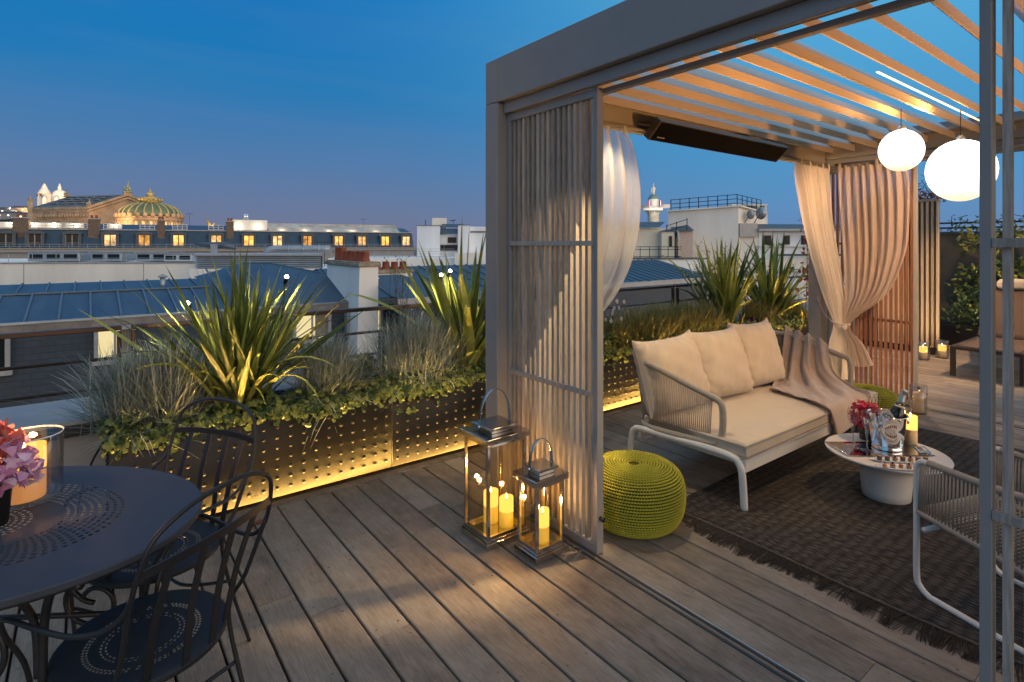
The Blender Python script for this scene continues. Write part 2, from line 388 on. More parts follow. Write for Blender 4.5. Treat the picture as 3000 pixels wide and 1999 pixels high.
def deckwood():
    m=M('ipe deck board',(.085,.068,.056),.6,scale=3.0,stretch=(1,1,1),var=.28,rvar=.12); nt=m.node_tree; lk=nt.links.new; p=nt.nodes[m['_p']]
    tc=_n(nt,'ShaderNodeTexCoord'); at=_n(nt,'ShaderNodeAttribute',attribute_name='var')
    off=_n(nt,'ShaderNodeVectorMath',operation='SCALE'); off.inputs['Scale'].default_value=37.0; cb=_n(nt,'ShaderNodeCombineXYZ'); 
    for i in range(3): lk(at.outputs['Fac'],cb.inputs[i])
    lk(cb.outputs[0],off.inputs[0]); ad=_n(nt,'ShaderNodeVectorMath',operation='ADD'); lk(tc.outputs['Object'],ad.inputs[0]); lk(off.outputs[0],ad.inputs[1])
    def noise(sc,st,det=5,dist=0.0):
        mp=_n(nt,'ShaderNodeMapping'); mp.inputs['Scale'].default_value=st; lk(ad.outputs[0],mp.inputs[0])
        n=_n(nt,'ShaderNodeTexNoise'); n.inputs['Scale'].default_value=sc; n.inputs['Detail'].default_value=det; n.inputs['Roughness'].default_value=.65; n.inputs['Distortion'].default_value=dist; lk(mp.outputs[0],n.inputs['Vector']); return n.outputs['Fac']
    g1=noise(14,(6,.5,1),6,1.2); g2=noise(3.2,(2.2,.8,1),5,.8); g3=noise(60,(3,.25,1),3); g4=noise(9,(1,1,1),6)
    def mixv(a,b,f):
        m_=_n(nt,'ShaderNodeMix',data_type='FLOAT'); m_.inputs[0].default_value=f; lk(a,m_.inputs[2]); lk(b,m_.inputs[3]); return m_.outputs[0]
    v=mixv(mixv(g1,g2,.5),mixv(g3,g4,.5),.42)
    vv=_n(nt,'ShaderNodeMath',operation='MULTIPLY_ADD'); vv.inputs[1].default_value=.17; lk(at.outputs['Fac'],vv.inputs[0]); sb=_n(nt,'ShaderNodeMath',operation='ADD'); sb.inputs[1].default_value=-.085; lk(v,sb.inputs[0]); lk(sb.outputs[0],vv.inputs[2])
    r=_n(nt,'ShaderNodeValToRGB'); e=r.color_ramp.elements; e[0].position=.30; e[0].color=(.075,.054,.041,1); e[1].position=.70; e[1].color=(.38,.325,.26,1); q=e.new(.49); q.color=(.225,.180,.140,1)
    lk(vv.outputs[0],r.inputs[0]); lk(r.outputs[0],p.inputs['Base Color'])
    bp=_n(nt,'ShaderNodeBump'); bp.inputs['Strength'].default_value=.35; bp.inputs['Distance'].default_value=.0018; lk(mixv(g3,g1,.5),bp.inputs['Height']); lk(bp.outputs[0],p.inputs['Normal'])
    return m
def deck_mat():
    m=deckwood(); return m
mt['deck']=deck_mat(); mt['zincseam']=M('zinc seam',(.11,.155,.20),.42,.3)
def perf_mat(name, col, bands, centre=(0,0), rings=None):
    # sheet metal with punched slots laid out in rings: bands of (r0, r1, count, duty, phase)
    m=M(name,col,.55,.0,var=.08,spec=.22); nt=m.node_tree; lk=nt.links.new; p=nt.nodes[m['_p']]
    outn=[n for n in nt.nodes if n.type=='OUTPUT_MATERIAL'][0]
    tc=_n(nt,'ShaderNodeTexCoord'); sp=_n(nt,'ShaderNodeSeparateXYZ'); lk(tc.outputs['Object'],sp.inputs[0])
    def mth(op,a,b=None,cl=False):
        n=_n(nt,'ShaderNodeMath',operation=op,use_clamp=cl)
        for i,x in enumerate((a,b)):
            if x is None: continue
            if isinstance(x,(int,float)): n.inputs[i].default_value=x
            else: lk(x,n.inputs[i])
        return n.outputs[0]
    tot=None
    for (cx,cy,r0,r1,cnt,duty,ph,a0,a1) in bands:
        x=mth('SUBTRACT',sp.outputs['X'],cx); y=mth('SUBTRACT',sp.outputs['Y'],cy)
        r=mth('SQRT',mth('ADD',mth('MULTIPLY',x,x),mth('MULTIPLY',y,y)))
        an=mth('ARCTAN2',y,x)
        inr=mth('MULTIPLY',mth('GREATER_THAN',r,r0),mth('LESS_THAN',r,r1))
        fr=mth('FRACT',mth('ADD',mth('MULTIPLY',an,cnt/(2*pi)),ph+100.0))
        on=mth('MULTIPLY',inr,mth('LESS_THAN',fr,duty))
        if a1 is not None:
            da=mth('ABSOLUTE',mth('SUBTRACT',mth('FLOORED_MODULO',mth('ADD',mth('SUBTRACT',an,a0),pi),2*pi),pi)); on=mth('MULTIPLY',on,mth('LESS_THAN',da,a1))
        tot=on if tot is None else mth('MAXIMUM',tot,on)
    tr=_n(nt,'ShaderNodeBsdfTransparent'); mx=_n(nt,'ShaderNodeMixShader'); lk(tot,mx.inputs[0]); lk(p.outputs[0],mx.inputs[1]); lk(tr.outputs[0],mx.inputs[2]); lk(mx.outputs[0],outn.inputs[0])
    return m
def sheer_mat(name,col,al,tl):
    m=M(name,col,.9,var=.04,scale=12,bump=.2,bscale=250,transl=tl); nt=m.node_tree
    o=[n for n in nt.nodes if n.type=='OUTPUT_MATERIAL'][0]; src=o.inputs[0].links[0].from_socket
    tr=_n(nt,'ShaderNodeBsdfTransparent'); mx=_n(nt,'ShaderNodeMixShader')
    lw=_n(nt,'ShaderNodeLayerWeight'); lw.inputs[0].default_value=.35
    mr=_n(nt,'ShaderNodeMapRange'); mr.inputs[3].default_value=al; mr.inputs[4].default_value=al*.6; nt.links.new(lw.outputs['Facing'],mr.inputs[0]); nt.links.new(mr.outputs[0],mx.inputs[0])
    nt.links.new(src,mx.inputs[1]); nt.links.new(tr.outputs[0],mx.inputs[2]); nt.links.new(mx.outputs[0],o.inputs[0]); return m
mt['sheer']=sheer_mat('sheer voile',(.70,.66,.62),.50,.5)
mt['peach']=sheer_mat('peach voile',(.62,.52,.45),.40,.45)
mt['linen']=sheer_mat('linen voile',(.66,.60,.53),.16,.4)
# ================= ground, deck, parapet
g=MB(); g.add([(-1500,-1500,-22),(1500,-1500,-22),(1500,2500,-22),(-1500,2500,-22)],[(0,1,2,3)]); build(g,'ground',mt['ground'],kind='structure',origin=True)
dk=MB(); scr=MB()
for k in range(-27,78):
    x0=.736+.161*k+.005; x1=.736+.161*(k+1)-.005
    y=-3.2+R.uniform(0,1.5)
    ys=[-3.2]
    yy=-3.2+R.uniform(.4,1.6)
    while yy<3.2: ys.append(yy); yy+=R.choice([1.9,2.4,2.9])
    ys.append(3.468)
    for a,b in zip(ys[:-1],ys[1:]):
        v=R.random()*.9+.05; c=.0035; dz=R.uniform(-.0012,.0012); b2=b-.0018
        vs=[]
        for q in (a,b2): vs+= [(x0,q,-.028),(x0,q,-c+dz),(x0+c,q,dz),(x1-c,q,dz),(x1,q,-c+dz),(x1,q,-.028)]
        dk.add(vs,[(0,1,2,3,4,5)[::-1],(6,7,8,9,10,11)]+[(i,i+1,i+7,i+6) for i in range(5)],v)
        if x0<3.2:
            pts=[a+.05,b-.05]; t=a+.6
            while t<b-.4: pts.append(t); t+=.62
            for q in pts:
                if q>-.6:
                    for xx in (x0+.025,x1-.025):
                        scr.lathe([(.0055,.0004+dz),(.0055,.0016+dz),(.0022,.0018+dz),(.0019,.0006+dz)],(xx+R.uniform(-.004,.004),q+R.uniform(-.004,.004),0),8)
deck=build(dk,'deck',mt['deck'],kind='structure',origin=True)
build(scr,'deck_screws',M('zinc screw',(.22,.20,.18),.5,.5),deck,local=True,smooth=True)
b=MB(); xx=-3.6
for i in range(8):
    b.cbox(xx,xx+1.985,3.4745,3.545,-.028,.002,.003,R.random()); xx+=1.99
build(b,'deck_border',mt['deck'],kind='structure',origin=True)
b=MB(); b.box(-4,14,-3.5,4.1,-.12,-.05); build(b,'gap_shade_sheet',mt['black'],kind='structure',origin=True)  # black sheet gives the board gaps their shade by colour

# parapet running behind the planters
pw=thing('parapet_wall','low pale parapet wall capped with blue grey metal flashing along the terrace edge','wall',(2,4.25,-.05))
b=MB(); b.box(-6,13,4.14,4.42,-1.2,.44); build(b,'wall_face',mt['greywall'],pw)
b=MB(); b.box(-6,13,4.10,4.135,.44,.535); build(b,'dark_fascia',M('dark fascia',(.02,.014,.014),.5),pw)
b=MB()
b.add([(-6,4.08,.54),(13,4.08,.54),(13,4.46,.585),(-6,4.46,.585),(-6,4.08,.515),(13,4.08,.515),(13,4.46,.50),(-6,4.46,.50)],[(0,1,2,3),(4,7,6,5),(0,4,5,1),(2,6,7,3),(1,5,6,2),(0,3,7,4)])
for x in (-2.0,.02,2.0): b.add([(x,4.075,.546),(x+.035,4.075,.546),(x+.035,4.46,.592),(x,4.46,.592)],[(0,1,2,3)])
build(b,'coping',mt['zincpale'],pw)

# railing panels on the parapet
def railing(x0,x1,label,first=True):
    t=thing('terrace_railing',label,'railing',((x0+x1)/2,4.3,.56),0,'bronze railings along the terrace edge')
    b=MB(); b.cbox(x0,x1,4.275,4.325,1.016,1.045,.004); build(b,'handrail',mt['railbrown'],t)
    for z in (.842,.662):
        b=MB(); b.tube([(x0+.02,4.3,z),(x1-.02,4.3,z)],.011,10); build(b,'rail',mt['railbrown'],t,smooth=True)
    for x in (x0,x1-.024):
        b=MB(); b.cbox(x,x+.024,4.282,4.318,.56,1.009,.003); build(b,'post',mt['railbrown'],t)
railing(-5.4,.172,'bronze railing at the far left in front of the slate wall')
railing(.222,5.83,'long bronze railing behind the studded planters')
railing(5.90,11.5,'bronze railing at the right behind the tall flax clumps')

# steel floor tracks of the sliding screens
def track(x,y0,y1,label):
    b=MB()
    b.box(x+.040,x+.045,y0,y1,-.02,.008)
    b.mi=1; b.box(x-.002,x+.010,y0,y1,-.02,.004); b.box(x+.010,x+.040,y0,y1,-.02,-.008)
    build(b,'floor_track',[mt['steel_track'],M('dark rail groove',(.05,.055,.06),.5,.4)],label=label,cat='floor track',group='floor tracks of the sliding screens')
track(1.985,-2.6,2.69,'flush steel floor track crossing the open deck in the foreground')
track(6.27,-2.6,2.66,'pale floor track on the far side of the pergola')

# ================= pergola
pg=thing('pergola','large taupe aluminium pergola with open louvre roof over the seating','pergola',(4.1,.6,0))
T=mt['taupe']
def ppart(n,boxes,m=T,**k):
    b=MB()
    for q in boxes: b.cbox(*q)
    return build(b,n,m,pg,**k)
ppart('corner_post',[(1.95,2.10,2.697,2.823,0,2.408,.004)])
for y in (2.735,2.785):
    pass
ppart('corner_post',[(6.18,6.34,2.697,2.823,0,2.408,.004)])
ppart('corner_post',[(1.95,2.10,-1.68,-1.55,0,2.408,.004)])
ppart('corner_post',[(6.18,6.34,-1.68,-1.55,0,2.408,.004)])
ppart('corner_cap',[(1.95,2.10,2.697,2.823,2.4105,2.674,.006)])
ppart('front_beam',[(1.951,2.03,-1.68,2.6955,2.412,2.674,.004)])
ppart('front_header',[(1.992,2.029,-1.55,2.692,2.345,2.4105,.003)])
ppart('curtain_header',[(2.062,2.100,-1.55,2.64,2.318,2.343,.003)])
ppart('side_beam',[(2.102,6.34,2.66,2.823,2.412,2.674,.004),(2.102,6.18,2.655,2.72,2.372,2.41,.003),(2.11,6.2,2.61,2.658,2.560,2.60,.003)])
ppart('side_beam',[(2.102,6.34,-1.68,-1.55,2.412,2.674,.004)])
ppart('back_beam',[(6.20,6.338,-1.548,2.658,2.45,2.674,.004),(6.23,6.30,-1.548,2.658,2.345,2.449,.003),(6.04,6.198,-1.548,2.61,2.575,2.60,.003)])
# louvre blades: a tall front lip and a sloping back plate
th=radians(43); mt['louvre']=M('louvre paint',(.34,.30,.26),.32,var=.03)
for i in range(20):
    y0=2.505-.2*i
    b=MB(); x0,x1=2.045,6.02+R.uniform(-.006,.006)
    P=[(0,0),(.005,-.003),(.010,.040),(.010+.165*cos(th),.040+.165*sin(th)),(.003+.165*cos(th),.048+.165*sin(th)),(.002,.049)]
    vs=[(x0,y0+a,2.482+z) for a,z in P]+[(x1,y0+a,2.482+z) for a,z in P]
    n=len(P); b.add(vs,[tuple(range(n-1,-1,-1)),tuple(range(n,2*n))]+[(k,(k+1)%n,n+(k+1)%n,n+k) for k in range(n)])
    build(b,'louvre',mt['louvre'],pg)
b=MB(); b.box(3.35,5.7,1.167,1.179,2.476,2.4805); build(b,'led_strip',EM('louvre led',(1,.70,.34),2.6),pg)
b=MB(); b.box(2.2,5.7,1.302,1.32,2.474,2.4805); build(b,'cable_duct',T,pg)

# ================= sliding slatted screens
def screen(X,y0,y1,label,flip=1,knob=True,wood=None):
    t=thing('sliding_screen',label,'sliding screen',(X+.02,(y0+y1)/2,0),0,'sliding slatted screens of the pergola')
    b=MB()
    b.cbox(X,X+.045,y0,y0+.028,.008,2.343,.002); b.cbox(X,X+.045,y1-.028,y1,.008,2.343,.002)
    b.cbox(X+.0005,X+.0445,y0+.0282,y1-.0282,.012,.056,.002); b.cbox(X+.0005,X+.0445,y0+.0282,y1-.0282,2.298,2.342,.002)
    build(b,'frame',T,t)
    b=MB(); n=round((y1-y0-.056)/.0445); p=(y1-y0-.056)/n
    for k in range(n):
        c=y0+.028+p*(k+.12)
        b.box(X+.010,X+.040,c,c+.019,.0565,2.2975,R.random())
    build(b,'slats',wood or mt['greywood'],t)
    for z in (.785,1.55):
        b=MB(); b.cbox(X-.003,X+.009,y0+.0285,y1-.0285,z,z+.026,.001,R.random()) if flip>0 else b.cbox(X+.041,X+.053,y0+.0285,y1-.0285,z,z+.026,.001,R.random())
        build(b,'crossbar',wood or mt['greywood'],t)
    if knob:
        b=MB(); b.tube([(X+.022,y0-.022,.185),(X+.022,y0,.185)],[.013,.011],12); build(b,'knob',mt['black'],t,smooth=True)
    return t
screen(2.02,1.943,2.692,'slatted screen by the two lanterns at the pergola corner')
screen(2.02,-1.45,.450,'near slatted screen cut by the right edge of the picture',knob=False)
screen(6.272,1.865,2.675,'reddish slatted screen behind the tied curtains at the far corner',flip=-1,wood=M('reddish slat wood',(.20,.085,.045),.7,scale=14,stretch=(8,8,.7),var=.25,attr=.3))

# ================= curtains
def curtain(name,label,rows,mat,nf,amp,nv=70,nu=90,dirn=(0,1,0),tabs=None):
    # rows: (left point, right point, fold amplitude) from rod to hem
    t=thing(name,label,'curtain',rows[-1][0],0,'sheer curtains of the pergola')
    Lp=[Vector(r[0]) for r in rows]; Rp=[Vector(r[1]) for r in rows]; Am=[Vector((r[2],0,0)) for r in rows]
    dv=Vector(dirn)
    def fn(u,v):
        a=cr(Lp,v); b=cr(Rp,v); am=cr(Am,v).x
        e=u+.03*sin(7*u+2)+.012*sin(23*u)
        p=a.lerp(b,e)
        w=sin(2*pi*nf*e+.7*sin(3*e+2.5*v))+.35*sin(2*pi*nf*2.3*e+1.3+v)
        return p+dv*(am*amp*w)+Vector((0,0,-.015*sin(pi*u)*v))
    b=MB(); b.grid(fn,nu,nv); build(b,'cloth',mat,t,smooth=True)
    if tabs:
        n=tabs
        for k in range(n):
            b=MB()
            p=fn((k+.5)/n,0); q=Vector((p.x,p.y,p.z)); d=(Rp[0]-Lp[0]).normalized()
            b.bar(q-Vector((0,0,.02)),q+Vector((0,0,.045)),.026,.004,up=tuple(d.cross(Vector((0,0,1)))))
            build(b,'tab',mat,t)
    return t
# left: tied back towards the lantern screen
curtain('curtain','pale sheer curtain bunched behind the lantern screen',[
 ((2.40,2.60,2.335),(3.00,2.60,2.335),.6),((2.38,2.60,2.2),(3.06,2.60,2.2),.9),((2.32,2.60,1.9),(3.12,2.60,1.9),1),((2.26,2.60,1.55),(3.07,2.60,1.55),1),((2.20,2.60,1.25),(2.90,2.60,1.25),.8),((2.14,2.60,1.02),(2.62,2.60,1.02),.5),((2.14,2.60,.9),(2.30,2.60,.9),.4),((2.12,2.60,.6),(2.40,2.60,.6),.6),((2.12,2.60,.10),(2.48,2.60,.10),.8)],mt['sheer'],6,.030,tabs=5)
curtain('curtain','sheer curtain tied back directly behind the lantern screen slats',[((2.115,2.66,2.32),(2.115,2.02,2.32),.8),((2.115,2.66,2.1),(2.115,2.03,2.1),1),((2.115,2.65,1.75),(2.115,2.07,1.75),1),((2.115,2.64,1.4),(2.115,2.19,1.4),.9),((2.115,2.63,1.12),(2.115,2.36,1.12),.6),((2.115,2.63,.93),(2.115,2.50,.93),.3),((2.115,2.64,.7),(2.115,2.44,.7),.6),((2.115,2.66,.35),(2.115,2.30,.35),.9),((2.115,2.67,.06),(2.115,2.18,.06),1)],mt['linen'],5,.035,dirn=(1,0,0),tabs=7)
curtain('curtain','sheer curtain behind the near screen at the right edge',[((2.115,.40,2.32),(2.115,-.9,2.32),.8),((2.115,.36,2.1),(2.115,-.9,2.1),1),((2.115,.18,1.75),(2.115,-.9,1.75),1),((2.115,-.1,1.4),(2.115,-.92,1.4),.9),((2.115,-.5,1.12),(2.115,-.95,1.12),.6),((2.115,-.80,.93),(2.115,-.95,.93),.3),((2.115,-.7,.5),(2.115,-.98,.5),.6),((2.115,-.6,.06),(2.115,-1.0,.06),1)],mt['sheer'],6,.035,dirn=(1,0,0),tabs=12)
cu=curtain('curtain','cream curtain sweeping from the rod to its tie at the far left corner',[
 ((5.42,2.60,2.335),(6.08,2.60,2.335),.8),((5.47,2.60,2.15),(6.09,2.60,2.15),1),((5.58,2.59,1.8),(6.10,2.58,1.8),1),((5.73,2.57,1.4),(6.12,2.52,1.4),.9),((5.90,2.53,1.0),(6.13,2.45,1.0),.6),((5.99,2.49,.76),(6.09,2.43,.74),.3),((5.93,2.50,.55),(6.06,2.36,.5),.6),((5.90,2.50,.24),(6.03,2.33,.22),.8)],mt['linen'],7,.038,tabs=8)
curtain('curtain','peach lit sheer curtain gathered in front of the far slatted screen',[
 ((6.10,2.52,2.335),(6.10,1.90,2.335),.8),((6.10,2.52,2.15),(6.10,1.87,2.15),1),((6.11,2.50,1.8),(6.11,1.87,1.8),1),((6.12,2.47,1.4),(6.12,1.91,1.45),.9),((6.10,2.44,1.05),(6.10,2.05,1.08),.7),((6.08,2.44,.78),(6.07,2.36,.76),.3),((6.02,2.38,.60),(6.01,2.22,.58),.6),((5.99,2.34,.36),(5.98,2.12,.40),.9)],mt['peach'],9,.03,dirn=(1,0,0),tabs=9)
t=thing('curtain_tieback','grey rope tieback knotted round the far curtains','tieback',(6.05,2.44,.74))
b=MB(); b.tube([Vector((6.05+.075*cos(q),2.44+.075*sin(q),.765+.012*sin(q))) for q in [2*pi*k/24 for k in range(24)]],.010,8,closed=True)
b.tube(spline([(5.99,2.50,.77),(6.02,2.60,.86),(6.08,2.69,1.0)]),.005,6); build(b,'rope_loop',mt['linen'],t,smooth=True)
b=MB(); b.ball((5.985,2.385,.735),.028,10,8,(1,1,1.2)); build(b,'knot',mt['linen'],t,smooth=True)
for y,x0,x1,lab in ((2.60,2.16,6.1,'thin curtain rod along the left beam of the pergola'),):
    b=MB(); b.tube([(x0,y,2.375),(x1,y,2.375)],.012,10); build(b,'curtain_rod',T,label=lab,cat='curtain rod',smooth=True)
b=MB(); b.tube([(6.105,2.52,2.372),(6.105,-1.4,2.372)],.012,10); build(b,'curtain_rod',T,label='thin curtain rod along the far beam behind the globes',cat='curtain rod',smooth=True)

# ================= infrared heater
t=thing('patio_heater','long black glass infrared heater hung under the left beam','heater',(4.05,2.52,2.29))
b=MB(); H=[(2.490,2.457),(2.450,2.4175),(2.563,2.304),(2.603,2.343)]
def hz(y): return y
vs=[(3.18,y,z) for y,z in H]+[(4.99,y,z) for y,z in H]
b.add(vs,[(3,2,1,0),(4,5,6,7)]+[(k,(k+1)%4,4+(k+1)%4,4+k) for k in range(4)]); build(b,'housing',M('heater casing',(.10,.085,.07),.4,.5),t)
b=MB(); e=.004
b.add([(3.195,2.454-.003,2.4135-.003),(4.975,2.454-.003,2.4135-.003),(4.975,2.559-.003,2.308-.003),(3.195,2.559-.003,2.308-.003)],[(0,3,2,1)]); build(b,'glass_front',M('black ceramic glass',(.004,.004,.004),.35,spec=.03,rvar=.02),t)
for x in (3.2,4.9):
    b=MB(); b.bar((x,2.652,2.43),(x,2.55,2.405),.03,.012); build(b,'bracket',T,t)
b=MB()
for k,(w_,h_) in enumerate(((.008,.006),(.005,.006),(.007,.006),(.005,.006),(.006,.006),(.005,.006),(.008,.006))):
    x=3.245+.012*k; b.add([(x,2.5400-.005,2.327-.005),(x+w_,2.5400-.005,2.327-.005),(x+w_,2.5340-.005,2.333-.005),(x,2.5340-.005,2.333-.005)],[(0,1,2,3)])
build(b,'maker_mark',M('silver print',(.4,.4,.4),.4),t)

# ================= globe pendants
def globe(x,y,z,r,label):
    t=thing('pendant_lamp',label,'pendant lamp',(x,y,z-r))
    b=MB(); b.ball((x,y,z),r,32,20,(.94,.94,1.0)); build(b,'globe',mt['globe'],t,smooth=True)
    b=MB(); b.rod((x,y,z+r*.96),(x,y,2.485),.003,6); build(b,'cord',mt['black'],t)
    b=MB(); b.lathe([(.03,z+r*.955),(.03,z+r+.012),(.012,z+r+.03)],(x,y,0),16); build(b,'cap',mt['chrome'],t,smooth=True)
globe(4.43,1.406,2.20,.142,'smaller lit white globe pendant hanging by the curtains')
globe(4.78,1.165,2.065,.212,'larger lit white globe pendant partly hidden by the near post')
# ================= sofa
so_=thing('sofa','two seat outdoor sofa with woven cream cord arms and white tubular legs','sofa',(4.05,2.15,0))
W=mt['whitealu']; tr=.021
for x in (3.045,5.03):
    b=MB(); P=[(x,1.752,0),(x,1.765,.20),(x,1.785,.265),(x,1.83,.295),(x,2.0,.30),(x,2.35,.288),(x,2.52,.281),(x,2.575,.262),(x,2.598,.20),(x,2.62,0)]
    b.tube(spline(P,5),tr,12); build(b,'leg_frame',W,so_,smooth=True)
    for y in (1.752,2.62):
        b=MB(); b.lathe([(.024,0),(.024,.012)],(x,y,0),12); build(b,'foot',mt['black'],so_)
b=MB(); b.cbox(3.066,5.009,1.755,1.782,.215,.292,.004); build(b,'front_rail',W,so_)
b=MB(); b.cbox(3.066,5.009,2.535,2.562,.20,.275,.004); build(b,'rear_rail',W,so_)
b=MB(); b.box(3.07,5.005,1.784,2.533,.255,.285); build(b,'seat_base',W,so_)
# seat mattress
def softbox(b,x0,x1,y0,y1,z0,z1,r=.02,crown=.012,n=26):
    def fn(u,v,top):
        x=lerp(x0,x1,u); y=lerp(y0,y1,v)
        e=min(u,1-u)*(x1-x0); f=min(v,1-v)*(y1-y0); d=min(e,f)
        q=1-min(1,d/r); dz=r*(1-sqrt(max(0,1-q*q)))
        c=crown*sin(pi*u)**.5*sin(pi*v)**.5+.003*sin(9*x+3*y)*sin(11*y)
        return (x,y,(z1-dz+c) if top else z0+dz)
    k=lambda i:.5-.5*cos(pi*i)
    b.grid(lambda u,v:fn(k(u),k(v),True),n,n); b.grid(lambda u,v:fn(k(v),k(u),False),n,n)
    # side walls
    L=[]
    for i in range(n+1): L.append((k(i/n),0))
    for i in range(1,n+1): L.append((1,k(i/n)))
    for i in range(1,n+1): L.append((1-k(i/n),1))
    for i in range(1,n): L.append((0,1-k(i/n)))
    m=len(L); vs=[fn(u,v,True) for u,v in L]+[fn(u,v,False) for u,v in L]
    b.add(vs,[(i,m+i,m+(i+1)%m,(i+1)%m) for i in range(m)])
b=MB(); softbox(b,3.062,5.01,1.752,2.50,.293,.382,.018,.008); mat_=build(b,'seat_mattress',mt['seatcloth'],so_,smooth=True)
b=MB()
for z in (.372,.300): b.tube([(3.064,1.749,z),(5.008,1.749,z)],.0035,5); b.tube([(3.059,1.755,z),(3.059,2.49,z)],.0035,5)
build(b,'piping',mt['seatcloth'],mat_,smooth=True)
# cord shell: rim tube, base tube and upright cords
def shellpt(s,top):
    # s 0..1 from left front round the back to right front
    Pt=[(3.105,1.985,.60),(3.085,2.15,.648),(3.075,2.33,.70),(3.085,2.52,.742),(3.17,2.66,.752),(3.45,2.70,.752),(4.05,2.705,.752),(4.65,2.70,.752),(4.93,2.66,.752),(5.035,2.50,.742),(5.055,2.33,.70),(5.06,2.15,.648),(5.06,2.02,.61)]
    Pb=[(3.075,1.985,.325),(3.055,2.15,.318),(3.052,2.33,.312),(3.07,2.48,.306),(3.17,2.575,.305),(3.45,2.60,.305),(4.05,2.60,.305),(4.65,2.60,.305),(4.90,2.575,.305),(5.01,2.48,.306),(5.03,2.33,.312),(5.03,2.15,.318),(5.03,2.02,.325)]
    return cr([Vector(p) for p in (Pt if top else Pb)],s)
rim=[shellpt(i/80,True) for i in range(81)]; base=[shellpt(i/80,False) for i in range(81)]
b=MB()
lf=[Vector(p) for p in [(3.078,1.945,.345),(3.095,1.925,.40),(3.105,1.928,.53),(3.107,1.95,.585)]]
rf=[Vector(p) for p in [(5.062,1.985,.595),(5.055,1.965,.53),(5.04,1.962,.40),(5.032,1.98,.345)]]
b.tube(spline(lf+rim[2:-2:4]+rf+base[::-4],2,closed=True),.021,10,closed=True); build(b,'arm_rim',mt['cream'],so_,smooth=True)
for nm,a0,a1,n in (('left_arm_cords',.012,.27,44),('back_cords',.275,.725,76),('right_arm_cords',.73,.985,44)):
    b=MB()
    for i in range(n):
        s=lerp(a0,a1,i/(n-1)); p=shellpt(s,True); q=shellpt(s,False)
        b.tube([p,p.lerp(q,.5)+Vector((0,0,0)),q],.0037,5,a=R.random())
    build(b,nm,mt['cream'],so_,smooth=True)
# ================= back pillows
def pillow(name,label,c,w,h,t,yaw,lean,roll,seed,ear=(1,1),mat=None,group=None):
    rr=random.Random(seed)
    ph=[rr.uniform(0,6) for _ in range(6)]
    o=thing(name,label,'cushion',c,yaw,group)
    def fn(u,v,sg):
        x=2*u-1; y=2*v-1
        X=x*w/2*(1-.045*(1-y*y)*abs(x)**3); Y=y*h/2*(1-.055*(1-x*x)*abs(y)**3)
        if y>0: Y+=.045*ear[0 if x<0 else 1]*abs(x)**5*y**5
        th_=t/2*((1-abs(x)**3.0)*(1-abs(y)**3.0))**.46
        wr=.006*sin(9*x+4*y+ph[0])*sin(5*y-3*x+ph[1])+.004*sin(17*x-6*y+ph[2])
        edge=(abs(x)**6+abs(y)**6)
        # corner puckers
        puck=.010*sin(26*(x*y)+ph[3])*min(1,edge)*(1-max(abs(x),abs(y))**14)
        th_=max(.002,th_*(1+.12*(-y))+ (wr*(1-edge*.4)+puck)*(1 if th_>.01 else 0))
        p=Vector((X,-sg*th_,Y+h/2))
        return p
    b=MB(); n=44
    k=lambda i:.5-.5*cos(pi*i)
    M_=Matrix.Rotation(lean,4,'X') @ Matrix.Rotation(roll,4,'Y')
    b.grid(lambda u,v:M_@fn(k(u),k(v),1),n,n); b.grid(lambda u,v:M_@fn(k(v),k(u),-1),n,n)
    cv=build(b,'cover',mat or mt['cushion'],o,smooth=True,local=True)
    b=MB(); L=[]
    for i in range(40): L.append((k(i/40),0))
    for i in range(40): L.append((1,k(i/40)))
    for i in range(40): L.append((1-k(i/40),1))
    for i in range(40): L.append((0,1-k(i/40)))
    b.tube([M_@fn(u,v,0) for u,v in L],.004,5,closed=True); build(b,'piping',mat or mt['cushion'],cv,smooth=True,local=True)
    return o
pl=[('left',3.345,2.345,1),('mid',3.905,2.345,2),('right',4.44,2.36,3)]
pillow('back_cushion','beige back cushion at the left arm of the sofa',(3.345,2.40,.378),.60,.52,.26,radians(-6),radians(-18),radians(-2),4,(.35,.6),group='beige back cushions on the sofa')
pillow('back_cushion','middle of the three beige back cushions on the sofa',(3.905,2.39,.378),.60,.52,.26,radians(-4),radians(-17),radians(1),9,(.15,.7),group='beige back cushions on the sofa')
pillow('back_cushion','beige back cushion beside the taupe throw',(4.46,2.40,.378),.58,.53,.25,radians(-2),radians(-16),radians(2.5),15,(.15,.7),group='beige back cushions on the sofa')
# ================= throw
rows=[[(5.15,2.50,.50),(5.15,2.42,.5),(5.15,2.35,.49),(5.15,2.27,.48),(5.15,2.2,.47)],
[(5.085,2.51,.785),(5.09,2.43,.765),(5.09,2.35,.748),(5.09,2.27,.727),(5.09,2.17,.695)],
[(5.005,2.49,.70),(5.00,2.40,.68),(5.0,2.31,.66),(5.0,2.22,.64),(5.0,2.11,.61)],
[(4.91,2.46,.53),(4.90,2.37,.52),(4.89,2.27,.51),(4.90,2.15,.50),(4.93,2.03,.49)],
[(4.76,2.42,.425),(4.74,2.30,.415),(4.74,2.15,.412),(4.79,2.0,.41),(4.90,1.86,.41)],
[(4.58,2.36,.408),(4.56,2.2,.408),(4.56,2.02,.405),(4.62,1.85,.405),(4.82,1.732,.385)],
[(4.42,2.3,.405),(4.40,2.12,.405),(4.38,1.92,.405),(4.42,1.762,.400),(4.62,1.722,.25)],
[(4.31,2.26,.405),(4.26,2.05,.405),(4.19,1.85,.405),(4.14,1.745,.385),(4.20,1.718,.20)]]
RW=[[Vector(p) for p in r] for r in rows]
